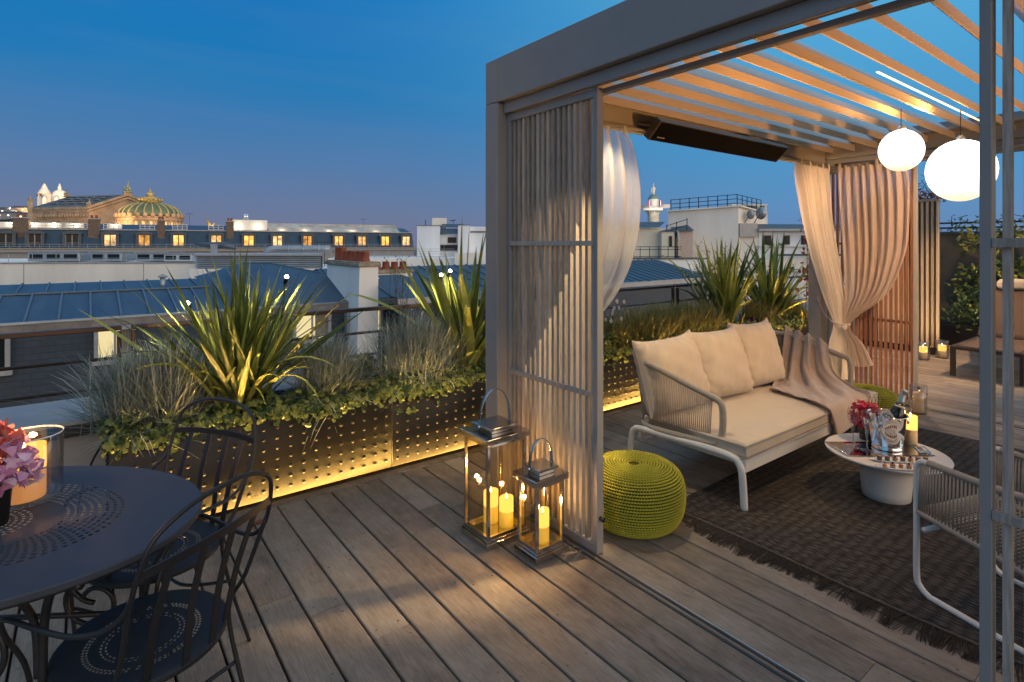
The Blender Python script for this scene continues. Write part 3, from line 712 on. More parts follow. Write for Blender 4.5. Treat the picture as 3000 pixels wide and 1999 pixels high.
def thr(u,v):
    p=cr([cr(r,u) for r in RW],v)
    w=sm((v-.02)/.1)*(1-sm((v-.62)/.3))
    d=Vector((-.6,0,.8))
    p=p+d*(.026*w*(sin(2*pi*3.6*u+1.2*v*3)+.3*sin(2*pi*8*u+2)))
    w2=sm((v-.5)/.2)
    return p+Vector((0,0,1))*w2*(.010*abs(sin(9*u+7*v))*(1-.5*u)+.004*sin(23*u-13*v)**2)
tw=thing('throw_blanket','taupe fringed wool throw draped over the right arm and seat of the sofa','blanket',(4.6,2.1,.38))
b=MB(); b.grid(thr,60,90); build(b,'cloth',mt['throw'],tw,smooth=True,solid=.006)
b=MB()
for i in range(90):
    u=i/89; p=thr(u,1.0); out=(thr(u,1.0)-thr(u,.97)).normalized()
    side=Vector((R.uniform(-.3,.3),R.uniform(-.5,.2),0))
    q=p+(out*.7+side).normalized()*R.uniform(.02,.032); r_=q+Vector((out.x*.012+R.uniform(-.012,.012),out.y*.01+R.uniform(-.012,.012),-.018 if u>.78 else R.uniform(-.004,.004)))
    if u>.78: q=p+Vector((-.01+R.uniform(-.01,.01),R.uniform(-.004,.0),-.02)); r_=q+Vector((R.uniform(-.01,.01),0,-.025))
    for z in (q,r_):
        if u<.76: z.z=max(z.z,.399)
    b.tube([p,q,r_],[.0028,.0026,.0014],4)
build(b,'fringe',M('throw fringe',(.17,.115,.085),.95),tw)

# ================= poufs: crochet rope wound round and round
def pouf(label,c,Rm,H):
    t=thing('pouf',label,'pouf',c,0,'lime crochet poufs')
    prof=[]
    for k in range(200):
        pass
    P=[(.045,.80),(.06,.865),(.10,.935),(.16,.985),(.42,1.0),(.62,.985),(.80,.93),(.93,.82),(1.0,.62),(1.0,.40),(.96,.22),(.86,.06),(.72,.0)]
    SP=spline([(r*Rm,0,z*H) for r,z in P],14)
    L=[0]
    for a_,b_ in zip(SP[:-1],SP[1:]): L.append(L[-1]+(b_-a_).length)
    nrow=int(L[-1]/.0155)
    def at(s):
        s=s*L[-1]
        for i in range(len(L)-1):
            if L[i+1]>=s: 
                q=(s-L[i])/(L[i+1]-L[i]+1e-9); return SP[i].lerp(SP[i+1],q)
        return SP[-1]
    b=MB(); b.lathe([(max(.001,p.x-.006),p.z-.002) for p in SP][::-1],(0,0,0),40,caps=True); build(b,'core',M('pouf core',(.06,.055,.008),1),t,local=True,smooth=True)
    b=MB()
    for k in range(nrow):
        p=at(k/nrow); rr=p.x; n=max(10,int(2*pi*rr/.0155)); ph=k*2.4
        # each stitch a pair of short slanted lobes
        nseg=n*3; pts=[]; rad=[]
        for i in range(nseg):
            q=2*pi*i/nseg+ph; s_=i%3
            pts.append((cos(q)*(rr+(.002 if s_==1 else -.001)),sin(q)*(rr+(.002 if s_==1 else -.001)),p.z+(.0022 if s_==1 else -.0018)))
            rad.append(.0068 if s_==1 else .0042)
        b.tube(pts,rad,5,closed=True)
    build(b,'crochet_cover',mt['lime'],t,local=True,smooth=True)
pouf('lime green crochet pouf beside the foreground end of the lantern screen',(2.461,2.083,0),.275,.325)
pouf('flatter lime green crochet pouf behind the champagne bucket by the far screen',(5.42,1.985,0),.24,.30)

# ================= rug
def rug_mat():
    m=M('woven rug',(.040,.032,.028),.9,scale=9,var=.3,col2=(.085,.062,.05)); nt=m.node_tree; lk=nt.links.new; p=nt.nodes[m['_p']]
    tc=_n(nt,'ShaderNodeTexCoord'); mp=_n(nt,'ShaderNodeMapping'); mp.inputs['Rotation'].default_value=(0,0,radians(90)); lk(tc.outputs['Object'],mp.inputs[0])
    no=_n(nt,'ShaderNodeTexNoise'); no.inputs['Scale'].default_value=22; lk(mp.outputs[0],no.inputs['Vector'])
    va=_n(nt,'ShaderNodeVectorMath',operation='MULTIPLY_ADD'); va.inputs[1].default_value=(.008,.008,0); lk(no.outputs['Color'],va.inputs[0]); lk(mp.outputs[0],va.inputs[2])
    m2=_n(nt,'ShaderNodeMapping'); m2.inputs['Scale'].default_value=(1/.052,1/.021,1); m2.inputs['Rotation'].default_value=(0,0,radians(0)); lk(va.outputs[0],m2.inputs[0])
    vo=_n(nt,'ShaderNodeTexVoronoi',feature='F1'); vo.voronoi_dimensions='2D'; vo.inputs['Scale'].default_value=1.0; vo.inputs['Randomness'].default_value=.45; lk(m2.outputs[0],vo.inputs['Vector'])
    r=_n(nt,'ShaderNodeValToRGB'); q=r.color_ramp.elements; q[0].position=.12; q[0].color=(.075,.062,.055,1); q[1].position=.62; q[1].color=(.010,.009,.008,1); k_=q.new(.36); k_.color=(.038,.032,.029,1)
    lk(vo.outputs['Distance'],r.inputs[0])
    hs_=_n(nt,'ShaderNodeMix',data_type='RGBA',blend_type='MULTIPLY'); hs_.inputs[0].default_value=.55; lk(r.outputs[0],hs_.inputs[6])
    sp=_n(nt,'ShaderNodeSeparateXYZ'); lk(vo.outputs['Color'],sp.inputs[0]); mr=_n(nt,'ShaderNodeMapRange'); mr.inputs[3].default_value=.35; mr.inputs[4].default_value=1.5; lk(sp.outputs[0],mr.inputs[0]); lk(mr.outputs[0],hs_.inputs[7]); lk(hs_.outputs[2],p.inputs['Base Color'])
    bp=_n(nt,'ShaderNodeBump'); bp.inputs['Strength'].default_value=1; bp.inputs['Distance'].default_value=.014; bp.invert=True; lk(vo.outputs['Distance'],bp.inputs['Height']); lk(bp.outputs[0],p.inputs['Normal'])
    return m
rg=thing('rug','large dark brown woven rug with a fringed edge under the lounge furniture','rug',(4.1,.6,0))
def rugp(u,v):
    x=lerp(2.735,5.58,u); y=lerp(-1.3,2.06,v)
    e=min(u*2.8,1)**.5
    return (x+.008*sin(5*y)*(1-u),y+.006*sin(6*x),.009+.003*sin(7*x+2*y)*sin(5*y)+(.006*abs(sin(9*y))*(1 if u==0 else 0)))
b=MB(); b.grid(rugp,60,60); build(b,'weave',rug_mat(),rg,smooth=True,solid=.008)
b=MB()
for k in range(420):
    y=lerp(-.75,2.06,k/419); x=2.735+.008*sin(5*y)
    b.ball((x-.004,y,.013),.006,5,4,(1.3,.8,.8),R.random())
build(b,'braid',M('rug braid',(.12,.095,.08),.9,attr=.8),rg,smooth=True)
b=MB()
for k in range(1500):
    y=lerp(-.75,2.055,R.random()); cl=.03*sin(y*47)+.02*sin(y*23+1)
    x=2.73; L_=.12+.02*sin(9*y)+R.uniform(-.02,.015); dy=cl+R.uniform(-.015,.015)
    b.tube([(x,y,.012),(x-L_*.5,y+dy*.5,.010+R.uniform(0,.004)),(x-L_,y+dy,.003)],[.0017,.0015,.0009],3,a=R.random())
build(b,'fringe',M('rug fringe',(.05,.038,.03),.95,attr=.8),rg)

# ================= coffee table
tx,ty,tz=3.904,1.319,.285
ct=thing('coffee_table','low round white coffee table with flared pedestal','coffee table',(tx,ty,0))
b=MB(); b.lathe([(.118,.0),(.128,.004),(.132,.05),(.140,.155),(.150,.185),(.19,.218),(.27,.258),(.30,.2645)],(tx,ty,.008),56); build(b,'pedestal',mt['tablewhite'],ct,smooth=True)
b=MB(); b.lathe([(.30,tz-.012),(.326,tz-.010),(.3285,tz-.005),(.326,tz),(.0,tz)],(tx,ty,0),72); build(b,'top',mt['tablewhite'],ct,auto=40)
e1=Vector((.8,-.6,0)); e2=Vector((.6,.8,0))
# tray
tc_=Vector((3.90,1.36,tz))
t=thing('tray','rectangular mirror polished steel tray on the white coffee table','tray',tc_,atan2(-.6,.8))
b=MB()
prof=[(-.262,-.118),(.262,-.118),(.262,.118),(-.262,.118)]
def ring(s,z,dx=0): return [(x+(dx if x>0 else -dx),y+(dx if y>0 else -dx),z) for x,y in prof]
vs=ring(0,.002,-.018)+ring(0,.0065,.0)+ring(0,.0045,.002)+ring(0,.0003,-.017)
fs=[(0,1,2,3),(15,14,13,12)]
for r0 in (0,4,8): fs+=[(r0+i,r0+4+i,r0+4+(i+1)%4,r0+(i+1)%4) for i in range(4)]
b.add(vs,fs); build(b,'tray_plate',mt['chrome'],t,local=True)
for q in (-.262,.262): b=MB(); b.tube([(q,-.09,.012),(q,.09,.012)],.004,8); build(b,'handle',mt['chrome'],t,local=True,smooth=True)
zt=tz+.0035
# bucket
bc=Vector((3.965,1.335,zt))
t=thing('champagne_bucket','polished steel champagne bucket full of ice on the tray','ice bucket',bc)
b=MB(); b.lathe([(.0,.004),(.078,.0),(.083,.004),(.083,.014),(.079,.017),(.084,.03),(.098,.13),(.106,.207),(.112,.210),(.112,.214),(.104,.213),(.096,.13),(.080,.022),(.0,.02)],(0,0,0),48); build(b,'body',mt['chrome'],t,local=True,smooth=True)
for s in (1,-1):
    b=MB(); d=e1*s; b.tube([d*.100+Vector((0,0,.165)),d*.128+Vector((0,0,.165))],.006,8); b.tube([d*.128+Vector((0,0,.150)),d*.128+Vector((0,0,.18))],[.013,.013],6); build(b,'knob_handle',mt['chrome'],t,local=True,smooth=True)
ice=M('ice',(.95,.93,.92),.12,trans=.75,ior=1.31,var=.02,bump=.3,bscale=60)
for k in range(18):
    q=R.uniform(0,6.28); rr=R.uniform(.0,.078); s=R.uniform(.014,.020)
    b=MB(); b.T=Matrix.Translation(bc+Vector((rr*cos(q)-.012,rr*sin(q),.198+R.uniform(-.008,.014)+.012*(1-rr/.08))))@Matrix.Rotation(R.uniform(0,3),4,(R.random(),R.random(),R.random()+.1))
    b.cbox(-s,s,-s*.8,s*.8,-s*.7,s*.7,.005); build(b,'ice_cube',ice,smooth=False,label='clear ice cube in the champagne bucket',cat='ice cube',group='ice cubes in the bucket')
# bottle
t=thing('champagne_bottle','dark champagne bottle with pale foil neck leaning in the ice bucket','bottle',bc+Vector((0,0,.05)))
ax=(e1*.36+e2*.05+Vector((0,0,.95))).normalized(); M_=Matrix.Translation(bc+e1*.012+Vector((0,0,.055)))@ax.to_track_quat('Z','Y').to_matrix().to_4x4()
def bl(name,prof,m,par=t,n=24):
    b=MB(); b.T=M_; b.lathe(prof,(0,0,0),n); return build(b,name,m,par,smooth=True)
bl('glass_body',[(0,0),(.040,.002),(.043,.01),(.043,.15),(.040,.175),(.030,.205),(.0215,.235)],M('green bottle glass',(.012,.010,.004),.05,spec=.8,rvar=.02))
bl('foil',[(.0235,.222),(.0195,.25),(.0165,.285),(.0165,.30),(.0185,.302),(.0185,.318),(.0165,.322),(.0,.324)],M('champagne foil',(.42,.48,.44),.38,.75,bump=.5,bscale=90))
bl('neck_label',[(.0315,.2045),(.0265,.218)],M('cream label',(.6,.55,.42),.6))
bl('label',[(.0436,.055),(.0436,.135)],M('pale label',(.62,.58,.5),.6))
# flutes
def flute(c,label):
    t=thing('champagne_flute',label,'champagne flute',c,0,'two tall champagne flutes')
    b=MB(); b.lathe([(.0,.010),(.0035,.020),(.010,.128),(.022,.155),(.0315,.188),(.034,.205),(.031,.228),(.0265,.245)],(0,0,0),28,caps=False); build(b,'bowl',mt['solidglass'],t,local=True,smooth=True)
    b=MB(); b.lathe([(.036,0),(.036,.0015),(.014,.005),(.0042,.012),(.0032,.05),(.0036,.11),(.006,.128)],(0,0,0),28); build(b,'stem_and_foot',mt['solidglass'],t,local=True,smooth=True)
flute((3.815,1.470,zt),'tall champagne flute standing nearer the sofa on the tray')
flute((3.818,1.392,zt),'tall champagne flute standing next to the ice bucket')
# pillar candles
def candle(c,r,h,label,group=None,lit=True,en=1.2,mat=None,cup=.35,slant=0,up=.02,lc=(1,.56,.2)):
    t=thing('pillar_candle',label,'candle',c,0,group)
    b=MB()
    zt_=h*(1-cup*.3)
    def top(q): return h+slant*cos(q)
    n=28; P=[(r*.97,0),(r,.004),(r,h*.55)]
    b.lathe([(r*.97,0),(r,.004),(r,h*.55)],(0,0,0),n); build(b,'wax_body',mat or mt['wax'],t,local=True,smooth=True)
    b=MB(); vs=[];fs=[]
    for rr,z in ((r,h*.55),(r,None),(r*.93,None),(r*.85,h*.90),(0.001,h*.89)):
        for k in range(n):
            q=2*pi*k/n; vs.append((cos(q)*rr,sin(q)*rr,top(q) if z is None else z))
    for i in range(4):
        for k in range(n): fs.append((i*n+k,i*n+(k+1)%n,(i+1)*n+(k+1)%n,(i+1)*n+k))
    b.add(vs,fs); build(b,'glowing_rim',mt['waxlit'] if lit else (mat or mt['wax']),t,local=True,smooth=True)
    b=MB(); b.rod((0,0,h*.89),(0,0,h*.89+.012),.0012,5); build(b,'wick',mt['black'],t,local=True)
    if lit:
        b=MB(); b.lathe([(.0005,.0),(.0045,.007),(.0052,.012),(.003,.021),(.0004,.031)],(0,0,h*.89+.009),10); build(b,'flame',mt['flame'],t,local=True,smooth=True)
        lamp('POINT','candle_light',Vector(c)+Vector((0,0,h+up)),en,lc,.012)
    return t
candle((4.155,1.268,tz),.037,.185,'lit pillar candle behind the champagne bucket on the coffee table',en=.8)
# plates and canapes
def plate(c,L_,Wd,label):
    t=MB(); n=48; vs=[]; 
    def ringp(s,z,k):
        q=2*pi*k/n; x=cos(q); y=sin(q); sx=abs(x)**.75*(1 if x>0 else -1); return (sx*L_/2*s,y*Wd/2*s,z)
    Z=[(.0,.0),(.80,.0),(1.0,.008),(.985,.0095),(.80,.003),(.0,.003)]
    vs=[ringp(s if s>0 else .001,z,k) for s,z in Z for k in range(n)]
    fs=[(i*n+k,i*n+(k+1)%n,(i+1)*n+(k+1)%n,(i+1)*n+k) for i in range(5) for k in range(n)]
    M__=Matrix.Translation(c)@Matrix.Rotation(atan2(-.7,.714),4,'Z')
    t.T=M__; t.add(vs,fs); build(t,'canape_plate',M('white china',(.75,.73,.70),.12,var=.01,rvar=.03),smooth=True,label=label,cat='plate',group='long white canape plates')
    return M__
PM2=plate(Vector((3.795,1.195,tz+.0012)),.37,.088,'long white china plate nearer the champagne bucket')
PM1=plate(Vector((3.700,1.135,tz+.0012)),.37,.088,'long white china plate at the rim of the coffee table')
nori=M('grey seaweed wrap',(.10,.10,.095),.7,scale=60,var=.35); filling=M('orange filling',(.62,.22,.07),.6,scale=90,var=.4,bump=.6,bscale=200)
bread=M('pastry disc',(.45,.27,.15),.8,scale=60,var=.3); cream_=M('brown cream',(.38,.18,.11),.7); olive=M('black olive',(.02,.018,.02),.25); salm=M('salmon cube',(.72,.20,.06),.45,scale=70,var=.35,bump=.5,bscale=120); grn=M('herb',(.1,.16,.03),.7)
def canape(kind,M__,x,lab,grp):
    p=M__@Vector((x,R.uniform(-.004,.004),.0045)); t=thing('canape',lab,'canape',p,R.uniform(0,3),grp)
    if kind=='roll':
        b=MB(); b.lathe([(.0,0),(.0125,0),(.013,.022),(.0115,.0235)],(0,0,0),14); build(b,'wrap',nori,t,local=True,smooth=True)
        b=MB(); b.lathe([(.0116,.021),(.008,.025),(.0,.0245)],(0,0,0),14); build(b,'filling',filling,t,local=True,smooth=True)
    elif kind=='disc':
        b=MB(); b.lathe([(.0,0),(.0135,0),(.0135,.009),(.0,.009)],(0,0,0),14); build(b,'base',bread,t,local=True,smooth=True)
        b=MB(); b.lathe([(.0128,.009),(.0132,.016),(.009,.0185),(.0,.019)],(0,0,0),14); build(b,'cream',cream_,t,local=True,smooth=True)
        b=MB(); b.ball((0,0,.0235),.0058,10,8); build(b,'olive',olive,t,local=True,smooth=True)
    else:
        b=MB(); b.lathe([(.0,0),(.012,0),(.012,.006),(.0,.006)],(0,0,0),12); build(b,'base',bread,t,local=True,smooth=True)
        b=MB()
        for k in range(6): b.ball((R.uniform(-.006,.006),R.uniform(-.006,.006),.010+.0025*(k%3)),R.uniform(.005,.0075),7,5,(1,1.2,.8))
        build(b,'salmon',salm,t,local=True,smooth=True)
        b=MB(); b.add([(0,0,.019),(.004,.001,.024),(.0,.003,.026),(-.003,.001,.023)],[(0,1,2,3)]); build(b,'herb',grn,t,local=True)
for i,kd in enumerate(('roll','roll','disc','roll','disc','roll','roll')):
    canape(kd,PM2,-.128+.042*i,'grey wrapped sushi roll with orange top on the plate nearer the bucket' if kd=='roll' else 'round olive topped canape on the plate nearer the bucket','sushi rolls on the rear plate' if kd=='roll' else 'olive canapes on the rear plate')
for i,kd in enumerate(('salmon','disc','salmon','disc','salmon','disc','salmon')):
    canape(kd,PM1,-.128+.042*i,'orange salmon canape on the plate at the table rim' if kd=='salmon' else 'round olive topped canape on the plate at the table rim','salmon canapes on the front plate' if kd=='salmon' else 'olive canapes on the front plate')
# napkin / striped card on tray end
b=MB(); 
for i in range(9):
    s0=-.02+i*.008
    b.T=Matrix.Translation(Vector((4.085,1.20,zt+.001)))@Matrix.Rotation(atan2(-.6,.8),4,'Z'); b.mi=i%2
    b.add([(s0-.02,-.055,0),(s0-.0125,-.055,0),(s0+.03,.06,0),(s0+.0225,.06,0)],[(0,1,2,3)])
build(b,'paper_napkin',[M('blue print',(.05,.22,.42),.8),M('white paper',(.6,.6,.6),.8)],label='blue and white striped paper napkin under the tray edge of the table',cat='napkin')
# flowers
def petals(b,c,r,n,seed,ps=.03,flat=.6,cup=.5):
    rr=random.Random(seed); c=Vector(c)
    for k in range(n):
        z=1-2*(k+.5)/n*.85; q=k*2.399963; s=sqrt(max(0,1-z*z)); nrm=Vector((s*cos(q),s*sin(q),z))
        p=c+nrm*r*rr.uniform(.72,1.02)
        tu=nrm.orthogonal().normalized(); tu.rotate(Matrix.Rotation(rr.uniform(0,6.28),3,nrm)); tv=nrm.cross(tu)
        nn=(nrm+tu*rr.uniform(-.7,.7)+tv*rr.uniform(-.7,.7)).normalized(); tu=(tu-nn*tu.dot(nn)).normalized(); tv=nn.cross(tu)
        z_=ps*rr.uniform(.7,1.2); v=rr.random()
        vs=[p, p+tu*z_*.5+tv*z_*.28+nn*z_*.10, p+tu*z_*1.0+tv*z_*.42+nn*z_*.34, p+tu*z_*1.12+nn*z_*.30, p+tu*z_*1.0-tv*z_*.42+nn*z_*.34, p+tu*z_*.5-tv*z_*.28+nn*z_*.10]
        b.add(vs,[(0,1,5),(1,2,3),(1,3,5),(5,3,4)],v)
vz=Vector((4.045,1.475,tz))
t=thing('flower_vase','dark glass vase of pink red flowers on the coffee table','vase',vz)
b=MB(); b.lathe([(0,0),(.042,0),(.045,.01),(.047,.10),(.0445,.10),(.042,.012),(0,.012)],vz,28); build(b,'vase_body',M('smoked glass',(.02,.015,.015),.05,spec=.7,rvar=.01),t,smooth=True)
b=MB(); petals(b,vz+Vector((0,0,.145)),.085,240,3,.036); b2=b; build(b,'flower_head',M('pink red petals',(.55,.02,.06),.6,scale=9,attr=1.0,col2=(.75,.10,.16),transl=.3),t,smooth=True)
b=MB()
for k in range(4):
    o_=e1*(.0+.02*k); b.tube(spline([vz+o_+Vector((-.02,-.02,.16)),vz+o_+Vector((-.025,-.02,.25)),vz+o_*1.3+Vector((-.005,-.02,.285)),vz+o_*1.2+Vector((.015,-.02,.25)),vz+o_+Vector((.02,-.02,.17))],5),.0018,5)
build(b,'looped_grass',M('grass loop',(.10,.12,.04),.5),t,smooth=True)

# ================= lounge armchair at the right
ac=thing('lounge_armchair','cream cord lounge armchair with white sled base seen from its side at the right edge','armchair',(3.05,.45,0),radians(-18.5))
# local: x to the right, y forward (towards the sofa); front left post at (-.33,.38)
def AL(x,y,z): return (x,y,z)
inv=wmat(ac).inverted(); pf=inv@Vector((2.935,.872,0)); hx=-pf.x; fy=pf.y
for s in (-1,1):
    b=MB(); x=s*hx
    P=[(x,fy,.30),(x,fy,.56),(x,fy-.03,.595),(x,fy-.075,.605)]
    b.tube(spline([(x,fy-.06,.602),(x,fy-.022,.598),(x,fy-.002,.572),(x,fy,.53),(x,fy,.30),(x,fy,.09),(x,fy-.015,.045),(x,fy-.05,.022),(x,fy-.10,.019),(x,fy-.40,.019),(x,fy-.70,.019),(x,fy-.77,.03),(x,fy-.79,.07),(x,fy-.79,.30),(x,fy-.81,.50)],6),.0125,10); build(b,'sled_leg',W,ac,local=True,smooth=True)
    b=MB(); b.tube(spline([(x,fy-.05,.603),(x,fy-.30,.598),(x,fy-.60,.62),(x,fy-.82,.66)],5),.0145,10); build(b,'arm_rail',mt['cream'],ac,local=True,smooth=True)
    b=MB(); b.tube(spline([(x,fy-.005,.372),(x,fy-.30,.335),(x,fy-.62,.29),(x,fy-.80,.33)],5),.0145,10); build(b,'seat_rail',mt['cream'],ac,local=True,smooth=True)
    b=MB()
    top=[Vector(p) for p in [(x,fy-.02,.60),(x,fy-.30,.598),(x,fy-.60,.62),(x,fy-.82,.66)]]; bot=[Vector(p) for p in [(x,fy-.012,.372),(x,fy-.30,.335),(x,fy-.62,.29),(x,fy-.80,.33)]]
    for i in range(66): u=i/65; b.tube([cr(top,u)+Vector((s*.006,0,0)),cr(bot,u)+Vector((s*.006,0,0))],.0036,5)
    build(b,'side_cords',mt['cream'],ac,local=True,smooth=True)
    for y in (fy-.09,fy-.68):
        b=MB(); b.box(x-.010,x+.010,y-.03,y+.03,0,.0075); build(b,'glide',W,ac,local=True)
b=MB(); b.tube([(-hx,fy-.03,.30),(hx,fy-.03,.30)],.0115,10); build(b,'cross_tube',W,ac,local=True,smooth=True)
b=MB(); b.tube([(-hx,fy-.005,.372),(hx,fy-.005,.372)],.0145,10); build(b,'front_seat_rail',mt['cream'],ac,local=True,smooth=True)
b=MB()
for i in range(60):
    u=i/59; q=cr([Vector(p) for p in [(0,fy-.012,.372),(0,fy-.30,.335),(0,fy-.62,.29),(0,fy-.80,.33)]],u); b.tube([(-hx,q.y,q.z),(hx,q.y,q.z)],.0036,5)
build(b,'seat_cords',mt['cream'],ac,local=True,smooth=True)
b=MB(); b.tube([(-hx,fy-.82,.66),(hx,fy-.82,.66)],.0145,10); build(b,'back_rail',mt['cream'],ac,local=True,smooth=True)
b=MB()
for i in range(60): x=lerp(-hx,hx,i/59); b.tube([(x,fy-.82,.66),(x,fy-.80,.33)],.0036,5)
build(b,'back_cords',mt['cream'],ac,local=True,smooth=True)

# ================= floor lanterns
def lantern(x0,x1,y0,y1,h,label,hr,candles,amb):
    cx,cy_=(x0+x1)/2,(y0+y1)/2; t=thing('floor_lantern',label,'lantern',(cx,cy_,0),0,'steel floor lanterns')
    m=mt['lantern']; p=.016
    b=MB(); b.cbox(x0-.012,x1+.012,y0-.012,y1+.012,.0,.034,.003); b.cbox(x0-.004,x1+.004,y0-.004,y1+.004,.0345,.046,.002); build(b,'base',m,t)
    b=MB()
    for x,y in ((x0,y0),(x1-p,y0),(x0,y1-p),(x1-p,y1-p)): b.cbox(x,x+p,y,y+p,.0465,h-.031,.0015)
    for z0,z1 in ((.047,.063),(h-.048,h-.0315)):
        for y in (y0+.001,y1-p+.001): b.box(x0+p,x1-p,y,y+p-.002,z0,z1)
        for x in (x0+.001,x1-p+.001): b.box(x,x+p-.002,y0+p,y1-p,z0,z1)
    build(b,'frame',m,t)
    b=MB(); e=.007
    for y in (y0+e,y1-e): b.add([(x0+p,y,.06),(x1-p,y,.06),(x1-p,y,h-.046),(x0+p,y,h-.046)],[(0,1,2,3)])
    for x in (x0+e,x1-e): b.add([(x,y0+p,.06),(x,y1-p,.06),(x,y1-p,h-.046),(x,y0+p,h-.046)],[(0,1,2,3)])
    build(b,'glass_panes',mt['lglass'],t)
    b=MB(); b.cbox(x0-.018,x1+.018,y0-.018,y1+.018,h-.031,h,.003); build(b,'roof',m,t)
    b=MB(); q=.36*(x1-x0); b.cbox(cx-q*.75,cx+q*.75,cy_-q*.75,cy_+q*.75,h+.0005,h+.022,.002); b.cbox(cx-q,cx+q,cy_-q,cy_+q,h+.0225,h+.036,.003); build(b,'cap',m,t)
    b=MB(); N=20; w2=q+.008; rb=.011
    pts=[]
    for i in range(N+1):
        a=pi*i/N; pts.append((cx-w2*cos(a)*1.0,cy_,h+.03+hr*sin(a)**.8))
    b.tube(pts,rb,8,flat=.25); build(b,'handle',M('handle steel',(.30,.36,.38),.25,.9),t,smooth=True)
    for s in (-1,1): b=MB(); b.tube([(cx+s*(w2-.012),cy_,h+.03),(cx+s*(w2+.010),cy_,h+.03)],.007,8); build(b,'rivet',m,t,smooth=True)
    for z in (.11,h*.62): b=MB(); b.tube([(x0-.004,y0-.004,z),(x0-.004,y0-.004,z+.045)],.004,6); build(b,'hinge',m,t)
    for (px,py,r,hh,lab,sl) in candles: candle((px,py,.0465),r,hh,lab,'lit candles in the floor lanterns',en=amb,mat=mt['lwax'],slant=sl)
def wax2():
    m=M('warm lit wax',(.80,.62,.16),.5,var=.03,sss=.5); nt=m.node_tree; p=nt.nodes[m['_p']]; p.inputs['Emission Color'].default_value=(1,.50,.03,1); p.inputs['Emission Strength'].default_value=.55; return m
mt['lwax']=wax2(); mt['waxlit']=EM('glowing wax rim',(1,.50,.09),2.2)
lantern(1.617,1.868,2.318,2.545,.566,'taller steel floor lantern holding two lit candles',.185,[(1.792,2.395,.038,.150,'lit yellow candle nearer the glass door of the taller lantern',.004),(1.752,2.482,.040,.165,'lit yellow candle at the rear of the taller lantern',.004)],4.5)
lantern(1.740,1.922,2.078,2.232,.405,'shorter steel floor lantern holding a single slanted candle',.135,[(1.838,2.150,.034,.155,'lit slanted candle inside the shorter lantern',.012)],4.5)
# ================= oval garden table
ta=atan2(-.555,.832); TZ=.735
gt=thing('garden_table','dark blue grey oval metal garden table with punched top at the left edge','table',(-.284,2.253,0),ta)
def perf2(name,col,bands,sx,sy):
    m=perf_mat(name,col,bands); nt=m.node_tree
    for n in nt.nodes:
        if n.type=='SEPXYZ' and n.outputs['X'].links:
            src=n.inputs[0].links[0].from_socket; mp=_n(nt,'ShaderNodeMapping'); mp.inputs['Scale'].default_value=(sx,sy,1)
            nt.links.new(src,mp.inputs[0]); nt.links.new(mp.outputs[0],n.inputs[0])
    return m
bands=[]
for j in range(8): bands.append((0,0,.40+.033*j,.40+.033*j+.014,88,.52,.5*(j%2),None,None))
for j in range(5): bands.append((0,0,.13+.03*j,.13+.03*j+.013,40,.5,.5*(j%2),None,None))
topm=perf2('punched table top',(.045,.055,.075),bands,1/.636,1/.4526)
b=MB(); n=96
prof=[(.985,-.022),(.998,-.018),(1.0,-.004),(.994,.0),(.0,.0)]
b.lathe([(r,z) for r,z in prof],(0,0,TZ),n,(.636,.4526),caps=False); build(b,'top',topm,gt,local=True,auto=40)
b=MB(); b.tube([Vector((.615*cos(2*pi*k/60),.432*sin(2*pi*k/60),TZ-.026)) for k in range(60)],.008,8,closed=True); build(b,'under_rim',mt['iron'],gt,local=True,smooth=True)
for i,(sx,sy) in enumerate(((1,1),(1,-1),(-1,1),(-1,-1))):
    b=MB(); b.tube(spline([(sx*.50,sy*.26,TZ-.03),(sx*.42,sy*.235,TZ-.05),(sx*.385,sy*.22,TZ-.13),(sx*.375,sy*.215,.45),(sx*.38,sy*.22,.2),(sx*.43,sy*.255,0)],6),.0105,8)
    b.tube(spline([(sx*.26,sy*.33,TZ-.03),(sx*.33,sy*.27,TZ-.045),(sx*.362,sy*.228,TZ-.13),(sx*.365,sy*.217,.45)],6),.009,8)
    build(b,'leg',mt['iron'],gt,local=True,smooth=True)
for sy in (1,-1):
    b=MB()
    for sx in (1,-1):
        P=[]
        for k in range(34):
            q=k/33; a=-pi/2+q*2.35*pi*1.0; r=.115*(1-.62*q); P.append((sx*(.20-.0-r*cos(a)*.9+.02),sy*.215,.50+r*sin(a)*1.15))
        b.tube(P,.008,8)
        P=[(p[0],p[1],.70-(p[2]-.30)*.75) for p in P]
        b.tube([(x,y,z-.18) for x,y,z in P],.008,8)
    b.tube([(-.375,sy*.215,.33),(.375,sy*.215,.33)],.009,8)
    build(b,'scroll_brace',mt['iron'],gt,local=True,smooth=True)

